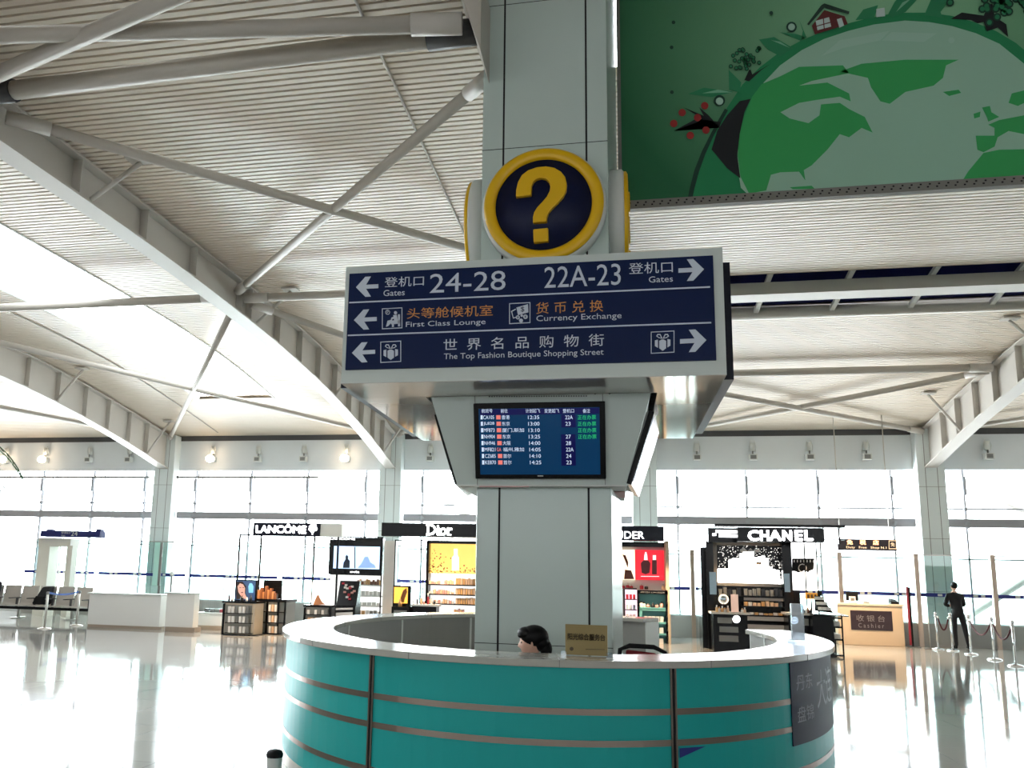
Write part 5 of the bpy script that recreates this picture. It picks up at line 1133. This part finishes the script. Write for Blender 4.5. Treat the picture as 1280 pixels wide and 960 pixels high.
m_ = MB(); c_ = at(1025, 742, YK+.25); m_.box(c_.x-.05, c_.x+.05, YK+.27, YK+.29, zt3, zt3+.12); m_.build('header_card', M_black, ea)

# ------------------------------------------------------------------ cashier desk and its sign
YH = 26.1
cd = thing('cashier_desk', 'beige cashier desk with a dark name plate at right', 'desk', tuple(at(1090, 805, YH)))
m_ = MB(); m_.pxb((1047.5, 757, 1130, 806), YH, .5, floor=True); m_.build('body', M_beige, cd, bev=.01)
m_ = MB(); m_.pxb((1047, 754.5, 1131, 757), YH-.03, .55); m_.build('worktop', mat('desk_top', (224, 208, 184), .3), cd)
m_ = MB(); m_.pxb((1063.5, 763.5, 1115.5, 788), YH-.012, .012); m_.build('name_plate', mat('plate_maroon', (44, 24, 28), .3), cd)
tx = MB(); HPl = vplane(YH-.012); fit_text(tx, '收 银 台', 1070.5, 1106, 773, 8, HPl, thick=.004); fit_text(tx, 'C a s h i e r', 1073, 1105, 782, 5.5, HPl, thick=.004); tx.build('lettering', mat('plate_grey', (132, 122, 120), .5), cd)
zz = at(1090, 754.5, YH-.03).z
mo = thing('cashier_monitor', 'dark cashier monitor on the left of the beige desk', 'monitor', (at(1066, 752, YH+.2).x, YH+.2, zz))
m_ = MB(); m_.pxb((1057.5, 740, 1073, 751), YH+.2, .05); m_.build('screen_back', M_blackm, mo)
X = at(1065.5, 752, YH+.2).x; MB().box(X-.03, X+.03, YH+.21, YH+.24, zz+.01, at(1066, 751, YH+.2).z).build('stem', M_blackm, mo); MB().box(X-.1, X+.1, YH+.14, YH+.3, zz, zz+.015).build('base', M_blackm, mo)
o = MB().pxb((1062, 745.5, 1069.5, 754.2), YH+.1, .07); o.v = [(x, y, max(z, zz)) for x, y, z in o.v]; o = o.build('card_terminal', M_pk); tag(o, 'small white card terminal in front of the cashier monitor', 'terminal')
m_ = MB(); m_.pxb((1063.5, 747.5, 1068, 751), YH+.095, .005); m_.build('display', M_grayd, o)
pt = thing('receipt_printer', 'small dark tilted terminal at the right end of the cashier desk', 'terminal', (at(1117, 752, YH+.2).x, YH+.2, zz))
x0, x1 = at(1112, 753, YH+.2).x, at(1122, 753, YH+.2).x
m_ = MB(); m_.hexa([(x0, YH+.1, zz), (x1, YH+.1, zz), (x1, YH+.3, zz), (x0, YH+.3, zz), (x0, YH+.1, zz+.08), (x1, YH+.1, zz+.05), (x1-.02, YH+.3, zz+.12), (x0, YH+.3, zz+.16)]); m_.build('body', M_blackm, pt)
o = MB().box(at(1081, 752, YH).x, at(1089, 752, YH).x, YH+.15, YH+.3, zz, zz+.05); tag(o.build('desk_phone', M_stone), 'low grey phone in the middle of the cashier desk', 'phone')
sg = thing('shop_sign', 'dark maroon hanging sign with three large characters above the cashier desk', 'sign', tuple(at(1085, 680, YH)))
m_ = MB(); m_.pxb((1047, 674, 1121, 688), YH, .12); m_.build('board', mat('sign_maroon', (44, 18, 24), .3), sg)
tx = MB(); SP = vplane(YH); fit_text(tx, '免    税    店', 1058.5, 1098.5, 678, 6, SP, bold=.15, thick=.004); fit_text(tx, 'Duty   Free   Shop N.1', 1058, 1108, 684.7, 3.6, SP, thick=.004)
for a in ((1111, 676), (1120, 676)): pxpoly(tx, [(a[0], 676), (a[0]+.6, 676), (a[0]+.6, 686), (a[0], 686)], SP)
pxpoly(tx, [(1111, 675.6), (1120.6, 675.6), (1120.6, 676.3), (1111, 676.3)], SP); pxpoly(tx, [(1111, 685.6), (1120.6, 685.6), (1120.6, 686.3), (1111, 686.3)], SP); fit_text(tx, '免', 1113.3, 1118.3, 680.5, 5, SP)
tx.build('lettering', mat('sign_cream', (250, 214, 170), .5, emit=.7), sg)
m_ = MB()
for x in (1050, 1112):
    c_ = at(x, 674, YH+.06); m_.tube((c_.x, YH+.06, c_.z), (c_.x, YH+.06, zd(YH+.06)), .012, 6)
m_.build('hanger', M_chrome, sg)
sp = thing('barrier_post', 'leaning red and dark stand beside the right end of the cashier desk', 'stand', tuple(at(1135, 806, YH)))
m_ = MB(); a, b = at(1132.5, 733, YH), at(1138, 806, YH)
m_.box(a.x, a.x+.05, YH, YH+.04, .05, a.z); m_.build('red_banner', M_red, sp)
m_ = MB(); m_.box(a.x+.05, a.x+.1, YH, YH+.04, .02, a.z-.02); m_.build('dark_edge', M_blackm, sp)
MB().box(a.x-.1, a.x+.25, YH-.1, YH+.14, 0, .02).build('base', M_dark, sp)

# ------------------------------------------------------------------ rope stanchions
def stanchion(px, pyb, label):
    c = atz(px, pyb, 0); t = thing('rope_stanchion', label, 'stanchion', (c.x, c.y, 0), 'chrome rope stanchions')
    MB().lathe((c.x, c.y, 0), [(.16, 0), (.16, .012), (.13, .03), (.04, .05), (.025, .06)], 24).build('base', M_polish, t)
    MB().tube((c.x, c.y, .05), (c.x, c.y, .88), .024, 12).build('pole', M_polish, t)
    MB().lathe((c.x, c.y, .84), [(.026, 0), (.036, .01), (.036, .05), (.026, .06)], 16).build('collar', M_polish, t)
    MB().ball((c.x, c.y, .935), .042, 14).build('finial', M_polish, t)
    return c
S = [stanchion(*a) for a in ((1172.5, 812, 'chrome rope stanchion just left of the standing man'), (1191, 813.5, 'chrome rope stanchion in front of the standing man'), (1214, 818, 'chrome rope stanchion right of the standing man'), (1243.5, 825, 'chrome rope stanchion second from the right edge'), (1270, 833, 'chrome rope stanchion at the right edge of the photo'))]
def rope(a, b, label, sag=.34):
    p0, p1 = Vector((a.x, a.y, .86)), Vector((b.x, b.y, .86)); d = (p1-p0).normalized()*.05; p0 += d; p1 -= d
    pts = [p0.lerp(p1, i/16)-Vector((0, 0, sag*(1-(2*i/16-1)**2))) for i in range(17)]
    t = thing('barrier_rope', label, 'rope', tuple((p0+p1)/2), 'dark red barrier ropes')
    MB().path(pts, .019, 8).build('cord', mat('rope_red', (74, 22, 32), .8), t)
    for q, r in ((pts[0], pts[1]), (pts[-1], pts[-2])): MB().tube(q, q+(r-q)*.7, .022, 10).build('end_hook', M_polish, t)
rope(S[0], S[1], 'dark red rope hanging left of the standing man'); rope(S[2], S[3], 'dark red rope between the second and third stanchions from the right edge'); rope(S[3], S[4], 'dark red rope nearest the right edge')
c = atz(1163, 811, 0); t = thing('slim_stand', 'thin bare metal stand between the cashier desk and the ropes', 'stand', (c.x, c.y, 0))
MB().lathe((c.x, c.y, 0), [(.15, 0), (.15, .01), (.02, .025)], 20).build('base', M_dark, t); MB().tube((c.x, c.y, .02), (c.x, c.y, .85), .015, 8).build('pole', M_chrome, t)

# ------------------------------------------------------------------ gate kiosk, seats, belt stanchions at left
YT = 25.2
gk = thing('gate_portal', 'pale gate doorway under a navy numbered sign at left', 'gate', tuple(at(85, 745, YT)))
m_ = MB(); m_.pxb((46, 672, 60, 742), YT, .5, floor=True); m_.pxb((81, 682, 88, 742), YT, .3, floor=True); m_.build('door_post', mat('portal_cream', (214, 210, 200), .4), gk)
m_ = MB(); m_.pxb((48, 672.5, 88, 683), YT-.02, .5); m_.build('lintel', MATS['portal_cream'], gk)
m_ = MB(); m_.pxb((72, 683, 73, 740), YT+.1, .04, floor=True); m_.build('door_stile', M_chrome, gk)
gs = thing('gate_sign', 'navy gate number sign on top of the pale doorway at left', 'sign', tuple(at(88, 671, YT-.1)))
m_ = MB(); m_.pxb((50.5, 663.5, 125, 671.5), YT-.15, .3); m_.build('board', mat('gate_navy', (26, 32, 96), .4), gs)
m_ = MB(); m_.pxb((58, 661.5, 65, 663.5), YT-.1, .2); m_.pxb((120, 661.5, 126, 664), YT-.1, .2); m_.build('lamp_bracket', MATS['gate_navy'], gs)
tx = MB(); GP = vplane(YT-.15); fit_text(tx, '24', 89, 97, 667, 6, GP, thick=.005); fit_text(tx, '登机口', 76.5, 87.5, 665.8, 2.8, GP, thick=.005); fit_text(tx, 'Gate', 76.5, 81.5, 669.3, 1.7, GP, thick=.005); tx.build('lettering', M_white, gs)
o = MB().pxb((192, 678, 201, 732), 25.9, .05); t = thing('glass_fin', 'teal glass fin standing in front of the left wall column', 'glass fin', tuple(at(196, 732, 25.9))); o.build('fin', mat('fin_teal', (176, 220, 210), .1), t); m_ = MB(); m_.pxb((198.5, 678, 201.5, 732), 25.86, .04); m_.pxb((195, 732, 198, 790), 25.9, .05, floor=True); m_.build('edge', M_grayd, t)
c = at(213, 745, 24.0); t = thing('belt_post', 'thin grey post with a white head beside the glass fin', 'post', (c.x, 24.0, 0)); MB().tube((c.x, 24, .02), (c.x, 24, 1.45), .03, 10).build('pole', M_grayd, t); MB().ball((c.x, 24, 1.48), .07, 12).build('head', M_white, t); MB().lathe((c.x, 24, 0), [(.18, 0), (.18, .015), (.03, .03)], 20).build('base', M_grayd, t)
t = thing('notice_stand', 'grey notice stand behind the long bright counter', 'stand', tuple(at(200, 772, 24.2))); m_ = MB(); m_.pxb((197, 746, 207, 773), 24.2, .1); m_.build('board', mat('notice_grey', (150, 144, 138), .4), t); m_ = MB(); m_.pxb((200, 773, 203, 790), 24.2, .06, floor=True); m_.build('leg', M_grayd, t); m_ = MB(); m_.pxb((206, 756, 213, 759), 24.2, .06); m_.build('side_arm', M_grayd, t)

YS = 23.9
st = thing('beam_seating', 'row of pale airport seats on a dark beam at the left edge', 'seats', (-15.8, YS, 0))
M_seat = mat('seat_grey', (186, 180, 172), .45)
x0s, x1s = at(-4, 745, YS).x, at(109, 745, YS).x; wS = (x1s-x0s)/5
for i in range(-1, 5):
    a, b = x0s+i*wS+.025, x0s+(i+1)*wS-.025
    m_ = MB()
    prof = [(-.28, .43), (.2, .40), (.26, .46), (.33, .99), (.36, 1.0), (.3, .42), (.22, .35), (-.27, .385)]
    m_.add([(x, YS+y, z) for x in (a, b) for y, z in prof], [(0, 1, 2, 3, 4, 5, 6, 7), (15, 14, 13, 12, 11, 10, 9, 8)]+[(j, (j+1) % 8, 8+(j+1) % 8, 8+j) for j in range(8)])
    m_.build('seat_shell', M_seat, st, bev=.02)
for i in range(-1, 6):
    x = x0s+i*wS; m_ = MB(); m_.box(x-.02, x+.02, YS-.24, YS+.3, .6, .63); m_.box(x-.02, x+.02, YS+.1, YS+.16, .34, .6); m_.build('armrest', M_dark, st)
MB().box(x0s-wS, x1s, YS+.02, YS+.12, .27, .35).build('beam', M_blackm, st)
for x in (x0s-.4, x0s+1.25*wS, x0s+4.2*wS):
    m_ = MB(); m_.box(x-.03, x+.03, YS+.03, YS+.11, .02, .28); m_.box(x-.03, x+.03, YS-.28, YS+.4, 0, .03); m_.build('leg', M_chrome, st)
bp = thing('backpack', 'dark backpack leaning on the seat row', 'backpack', (at(52, 757, YS).x, YS, .43))
xb0, xb1 = at(44.5, 750, YS).x, at(62, 750, YS).x; zb3 = .44
m_ = MB(); m_.hexa([(xb0, YS-.2, zb3), (xb1, YS-.2, zb3), (xb1, YS+.12, zb3), (xb0, YS+.12, zb3), (xb0+.18, YS-.0, .97), (xb1-.02, YS-.0, 1.0), (xb1-.02, YS+.26, 1.0), (xb0+.18, YS+.26, .97)]); m_.build('body', M_cloth, bp, bev=.05)
m_ = MB(); m_.hexa([(xb0+.08, YS-.27, zb3+.03), (xb1-.07, YS-.27, zb3+.03), (xb1-.07, YS-.19, zb3+.03), (xb0+.08, YS-.19, zb3+.03), (xb0+.12, YS-.18, zb3+.26), (xb1-.07, YS-.18, zb3+.26), (xb1-.07, YS-.11, zb3+.26), (xb0+.12, YS-.11, zb3+.26)]); m_.build('front_pocket', M_blackm, bp, bev=.02)
BS = []
for px, py, lb in ((55.5, 786, 'belt stanchion in front of the dark backpack'), (95.5, 782, 'belt stanchion at the right end of the seat row')):
    c = atz(px, py, 0); t = thing('belt_stanchion', lb, 'stanchion', (c.x, c.y, 0)); BS.append(c)
    MB().lathe((c.x, c.y, 0), [(.17, 0), (.17, .015), (.04, .04)], 20).build('base', M_chrome, t); MB().tube((c.x, c.y, .03), (c.x, c.y, .93), .03, 12).build('pole', M_chrome, t); MB().lathe((c.x, c.y, .88), [(.035, 0), (.04, .02), (.04, .07), (.03, .08)], 16).build('head', M_grayd, t)
a, b = BS; m_ = MB(); d = (b-a).normalized(); a2, b2 = a+d*.05, b-d*.05
pts = [a2.lerp(b2, i/10)+Vector((0, 0, .93-.06*(1-(i/5-1)**2))) for i in range(11)]
m_.add([tuple(p+Vector((0, 0, s_))) for p in pts for s_ in (-.025, .025)], [(2*i, 2*i+2, 2*i+3, 2*i+1) for i in range(10)]); m_.add([tuple(p+Vector((.004, -.004, s_))) for p in pts for s_ in (-.025, .025)], [(2*i, 2*i+2, 2*i+3, 2*i+1) for i in range(10)])
tag(m_.build('barrier_belt', mat('belt_blue', (60, 96, 170), .6)), 'blue belt stretched between the two belt stanchions by the seats', 'belt')

# ------------------------------------------------------------------ potted palm, mostly left of the frame
pl = thing('potted_palm', 'green palm whose frond tips reach in at the left edge', 'palm', (-12.15, 13.0, 0))
MB().lathe((-12.15, 13, 0), [(.3, 0), (.42, .5), (.45, .55), (.4, .56)], 24).build('pot', mat('pot_white', (210, 208, 200), .4), pl)
MB().path([(-12.15, 13, .5), (-12.1, 13, 1.5), (-12.15, 13, 2.6), (-12.13, 13, 3.3)], .1, 10).build('trunk', mat('trunk_brown', (104, 84, 60), .8), pl)
rr = random.Random(4); M_frond = mat('frond_green', (52, 92, 58), .5)
for i in range(15):
    a = 2*math.pi*i/15+rr.uniform(-.1, .1); L = 1.5+rr.uniform(-.1, .15); up0 = rr.uniform(.35, 1.1)
    if i in (0, 1, 14): up0 = (.45, .8, .15)[(0, 1, 14).index(i)]; L = 1.62
    pts = [Vector((-12.13+math.cos(a)*L*t, 13+math.sin(a)*L*t, 3.3+up0*math.sin(t*2.2)-.75*t*t)) for t in [j/14 for j in range(15)]]
    m_ = MB(); m_.path(pts, .012, 5)
    sd = Vector((-math.sin(a), math.cos(a), 0))
    for j in range(2, 15):
        for s_ in (-1, 1):
            dd = (pts[j]-pts[j-1]).normalized(); l = .42*(1-abs(j/14-.45)); tip = pts[j]+sd*s_*l*.7+dd*l*.75-Vector((0, 0, .16*l)); wv = dd*.022
            m_.add([tuple(pts[j]-wv), tuple(pts[j]+wv), tuple(tip)], [(0, 1, 2)])
    m_.build('frond', M_frond, pl)

# ------------------------------------------------------------------ people
def skin_mesh(name, vs, es, rad, mats, fmat, parent=None, sub=2, label=None):
    me = bpy.data.meshes.new(name); me.from_pydata(vs, es, []); o = bpy.data.objects.new(name, me); COL.objects.link(o)
    o.modifiers.new('skin', 'SKIN'); 
    for i, r in enumerate(rad):
        sv = me.skin_vertices[0].data[i]; sv.radius = (r, r) if not isinstance(r, tuple) else r; sv.use_root = (i == 0)
    sd = o.modifiers.new('sub', 'SUBSURF'); sd.levels = sub; sd.render_levels = sub
    dg = bpy.context.evaluated_depsgraph_get(); dg.update()
    nm = bpy.data.meshes.new_from_object(o.evaluated_get(dg)); bpy.data.objects.remove(o); bpy.data.meshes.remove(me)
    nm.materials.clear()
    for m_ in mats: nm.materials.append(m_)
    for p_ in nm.polygons: p_.material_index = fmat(p_.center); p_.use_smooth = True
    return link(name, nm, parent, 0, label)
def face_mesh(mb, c, s=1, rz=0):
    """a head: skull, jaw, nose, brow, lips and ears; +y local is the back of the head"""
    ca, sa = math.cos(rz), math.sin(rz)
    W = lambda x, y, z: Vector((c[0]+s*(x*ca-y*sa), c[1]+s*(x*sa+y*ca), c[2]+s*z))
    n, h = 28, 20; vs = []
    for i in range(h+1):
        v = math.pi*i/h-math.pi/2; z = math.sin(v)
        for j in range(n):
            t = 2*math.pi*j/n; r = max(math.cos(v), 1e-3); x, y = math.cos(t)*r, math.sin(t)*r
            X, Y_, Z = x*.074, y*.094, z*.118
            if z < 0: X *= 1-.28*(-z)**1.5; Y_ = Y_*(1-.1*(-z))-.012*(-z)
            if y < -.3:
                fx = abs(X)
                if -.45 < z < .12: Y_ -= .024*math.exp(-(fx/.011)**2)*max(0, 1-abs((z+.28)/.34))          # nose
                Y_ += .007*math.exp(-((fx-.032)/.016)**2-((z+.02)/.1)**2)                                   # eye sockets
                Y_ -= .005*math.exp(-(fx/.05)**2-((z-.2)/.1)**2)                                            # brow
                Y_ -= .007*math.exp(-(fx/.022)**2-((z+.62)/.06)**2); Y_ -= .008*math.exp(-(fx/.02)**2-((z+.86)/.1)**2)
            vs.append(W(X, Y_, Z))
    mb.add(vs, [(i*n+j, i*n+(j+1) % n, (i+1)*n+(j+1) % n, (i+1)*n+j) for i in range(h) for j in range(n)], 0, True)
    for sg in (-1, 1):
        q = []
        for i in range(9):
            a = 2*math.pi*i/9; q.append((sg*(.076+.006*math.cos(a)), .012+.018*math.cos(a), -.012+.032*math.sin(a)))
        mb.ball(W(sg*.076, .01, -.012), s*.03, 10, sc_=(.35, .6, 1.05))
    return W
def hand(o, wrist, d, palm_n, s, parent, m_):
    """palm and five separate, slightly curled fingers"""
    d = Vector(d).normalized(); nn = Vector(palm_n).normalized(); sd = d.cross(nn).normalized(); w = Vector(wrist)
    vs = [w, w+d*.05*s, w+d*.085*s]; es = [(0, 1), (1, 2)]; rad = [.024*s, (.036*s), (.034*s)]
    for i, (off, L) in enumerate(((-.03, .072), (-.01, .08), (.01, .075), (.028, .06))):
        b = w+d*.085*s+sd*off*s; k = len(vs)
        vs += [b, b+(d*.45*L+nn*.1*L)*s, b+(d*.75*L+nn*.35*L)*s, b+(d*.9*L+nn*.65*L)*s]; es += [(2, k), (k, k+1), (k+1, k+2), (k+2, k+3)]; rad += [.0105*s, .0095*s, .009*s, .0075*s]
    k = len(vs); b = w+d*.03*s-sd*.03*s
    vs += [b, b+(d*.3-sd*.4+nn*.2)*.06*s, b+(d*.9-sd*.5+nn*.4)*.06*s]; es += [(1, k), (k, k+1), (k+1, k+2)]; rad += [.013*s, .011*s, .009*s]
    return skin_mesh(o, [tuple(v) for v in vs], es, rad, [m_], lambda c: 0, parent, 1)

# standing man in black, seen from behind, arms folded
b0 = at(1200, 806, 26.0); mx, my = b0.x, 26.0
man = thing('person', 'person in black standing with arms folded at the right by the glass', 'person', (mx, my, 0))
def mp_(x, y, z): return (mx+x, my+y, z)
V = [mp_(0, 0, .95), mp_(-.01, -.01, 1.12), mp_(-.03, 0, 1.28), mp_(-.04, .01, 1.42), mp_(-.04, .02, 1.5), mp_(-.035, .03, 1.56),
     mp_(-.1, 0, .9), mp_(-.1, .0, .5), mp_(-.09, -.02, .1), mp_(-.1, .1, .05), mp_(.1, 0, .9), mp_(.15, -.02, .5), mp_(.2, -.04, .1), mp_(.24, .08, .05),
     mp_(-.2, .01, 1.42), mp_(-.27, .06, 1.17), mp_(-.12, .24, 1.13), mp_(.13, .01, 1.41), mp_(.21, .08, 1.16), mp_(.06, .25, 1.15)]
Ed = [(0, 1), (1, 2), (2, 3), (3, 4), (4, 5), (0, 6), (6, 7), (7, 8), (8, 9), (0, 10), (10, 11), (11, 12), (12, 13), (3, 14), (14, 15), (15, 16), (3, 17), (17, 18), (18, 19)]
Rd = [(.16, .11), (.145, .1), (.165, .11), (.15, .1), .065, .055, .09, .065, .045, .04, .09, .065, .045, .04, .075, .055, .042, .075, .055, .042]
skin_mesh('clothed_body', V, Ed, Rd, [M_cloth, M_skin], lambda c: 1 if c.z > 1.5 else 0, man)
hd = MB(); face_mesh(hd, mp_(-.03, .02, 1.66), 1.0, math.pi); hd.build('head', M_skin, man)
hr = MB(); hr.ball(mp_(-.03, .005, 1.69), .1, 20, sc_=(.86, 1.02, 1.0)); hr.build('hair', M_hair, man)
hand('hand', mp_(-.12, .24, 1.13), (1, .1, .1), (0, -1, 0), 1, man, M_skin); hand('hand', mp_(.06, .25, 1.15), (-1, .1, .05), (0, -1, 0), 1, man, M_skin)
for sx, x, y in ((-1, -.1, .06), (1, .23, .04)):
    m_ = MB(); m_.ball(mp_(x, y, .045), .1, 14, sc_=(.5, 1.35, .44)); m_.build('shoe', M_black, man)

# seated attendant behind the counter, only the head shows above the top
wx, wy = at(667, 805, 7.05).x, 7.05
wo = thing('person', 'person with black pinned up hair seated behind the counter, facing left', 'person', (wx, wy, 0))
def wp(x, y, z): return (wx+x, wy+y, z)
V = [wp(.03, 0, .5), wp(.02, 0, .66), wp(.01, 0, .82), wp(.01, 0, .93), wp(0, 0, .99), wp(0, 0, 1.05),
     wp(0, -.1, .5), wp(-.42, -.11, .5), wp(-.42, -.11, .1), wp(0, .1, .5), wp(-.42, .11, .5), wp(-.42, .11, .1), wp(-.5, -.11, .05), wp(-.5, .11, .05),
     wp(.01, -.17, .9), wp(-.02, -.22, .68), wp(-.25, -.14, .64), wp(.01, .17, .9), wp(-.02, .22, .68), wp(-.25, .14, .64)]
Ed = [(0, 1), (1, 2), (2, 3), (3, 4), (4, 5), (0, 6), (6, 7), (7, 8), (8, 12), (0, 9), (9, 10), (10, 11), (11, 13), (3, 14), (14, 15), (15, 16), (3, 17), (17, 18), (18, 19)]
Rd = [(.14, .14), .12, (.13, .13), .11, .055, .05, .085, .06, .045, .085, .06, .045, .035, .035, .065, .05, .036, .065, .05, .036]
skin_mesh('clothed_body', V, Ed, Rd, [mat('navy_cloth', (26, 32, 52), .8), M_skin], lambda c: 1 if c.z > .97 else 0, wo)
HC = wp(-.015, 0, 1.165)
hd = MB(); Wf = face_mesh(hd, HC, 1.0, -math.pi/2); hd.build('head', M_skin, wo)
hr = MB(); hr.ball((HC[0]+.022, HC[1], HC[2]+.045), .112, 24, sc_=(1.02, .86, .84)); hr.ball((HC[0]-.045, HC[1], HC[2]+.07), .085, 20, sc_=(.85, 1.05, .62)); hr.ball((HC[0]-.075, HC[1], HC[2]+.055), .05, 18, sc_=(.8, 1.5, .55)); hr.ball((HC[0]+.115, HC[1], HC[2]-.045), .055, 16, sc_=(.9, 1.1, 1.3)); hr.ball((HC[0]+.075, HC[1], HC[2]-.0), .07, 16, sc_=(1, 1.1, 1)); hr.build('hair', M_hair, wo)
m_ = MB()
for sy in (-1, 1): m_.ball(Wf(sy*.031, -.0745, .0), .0105, 10)
m_.build('eye', mat('eye_dark', (24, 18, 18), .3), wo)
hand('hand', wp(-.25, -.14, .64), (-1, .2, 0), (0, 0, -1), .92, wo, M_skin); hand('hand', wp(-.25, .14, .64), (-1, -.2, 0), (0, 0, -1), .92, wo, M_skin)
stl = thing('stool', 'plain stool under the seated attendant, hidden behind the counter', 'stool', (wx, wy, 0)) if False else None

# passenger sitting in the seat row, legs reaching in at the left edge
sx_, sy_ = at(-10, 750, YS).x, YS-.05
ps_ = thing('person', 'person in dark trousers sitting at the left edge, legs stretched forward', 'person', (sx_, sy_, .45))
def sp_(x, y, z): return (sx_+x, sy_+y, z)
V = [sp_(0, .1, .56), sp_(-.02, .16, .75), sp_(-.03, .2, .95), sp_(-.03, .2, 1.06), sp_(-.03, .18, 1.13), sp_(-.03, .16, 1.2),
     sp_(-.09, .02, .55), sp_(.05, -.42, .57), sp_(.22, -.6, .12), sp_(.1, .02, .55), sp_(.28, -.36, .58), sp_(.44, -.5, .12), sp_(.26, -.74, .06), sp_(.48, -.64, .06),
     sp_(-.2, .18, 1.02), sp_(-.27, .05, .8), sp_(-.1, -.15, .68), sp_(.15, .18, 1.02), sp_(.22, .05, .8), sp_(.12, -.18, .68)]
Ed = [(0, 1), (1, 2), (2, 3), (3, 4), (4, 5), (0, 6), (6, 7), (7, 8), (8, 12), (0, 9), (9, 10), (10, 11), (11, 13), (3, 14), (14, 15), (15, 16), (3, 17), (17, 18), (18, 19)]
Rd = [(.15, .11), .13, (.15, .11), .11, .055, .05, .09, .07, .05, .09, .07, .05, .04, .04, .065, .05, .038, .065, .05, .038]
skin_mesh('clothed_body', V, Ed, Rd, [mat('dark_denim', (30, 32, 42), .8), M_skin], lambda c: 1 if c.z > 1.12 else 0, ps_)
hd = MB(); face_mesh(hd, sp_(-.03, .14, 1.31), 1, 0); hd.build('head', M_skin, ps_)
hr = MB(); hr.ball(sp_(-.03, .16, 1.345), .1, 18, sc_=(.86, 1.02, .95)); hr.build('hair', M_hair, ps_)
hand('hand', sp_(-.1, -.15, .68), (.6, -.7, -.2), (0, 0, -1), 1, ps_, M_skin); hand('hand', sp_(.12, -.18, .68), (.2, -.9, -.2), (0, 0, -1), 1, ps_, M_skin)
for x, y in ((.27, -.72), (.49, -.62)):
    m_ = MB(); m_.ball(sp_(x, y, .05), .1, 14, sc_=(.5, 1.35, .48)); m_.build('shoe', M_black, ps_)

# ------------------------------------------------------------------ warm downlights of the kiosks
for nm, x, y, z, e in (('a', 5.3, 22.6, 2.85, 90), ('b', 2.7, 22.3, 2.85, 60), ('c', .9, 23.0, 2.6, 70), ('d', -9.0, 21.2, 2.45, 70), ('e', 6.6, 25.2, 2.8, 60), ('f', -5.0, 23.4, 2.5, 50)):
    l = bpy.data.lights.new('downlight', 'SPOT'); l.energy = e*4; l.color = (1, .72, .45); l.spot_size = 1.9; l.spot_blend = .8; l.shadow_soft_size = .08
    o = bpy.data.objects.new('downlight', l); COL.objects.link(o); o.location = (x, y, z)
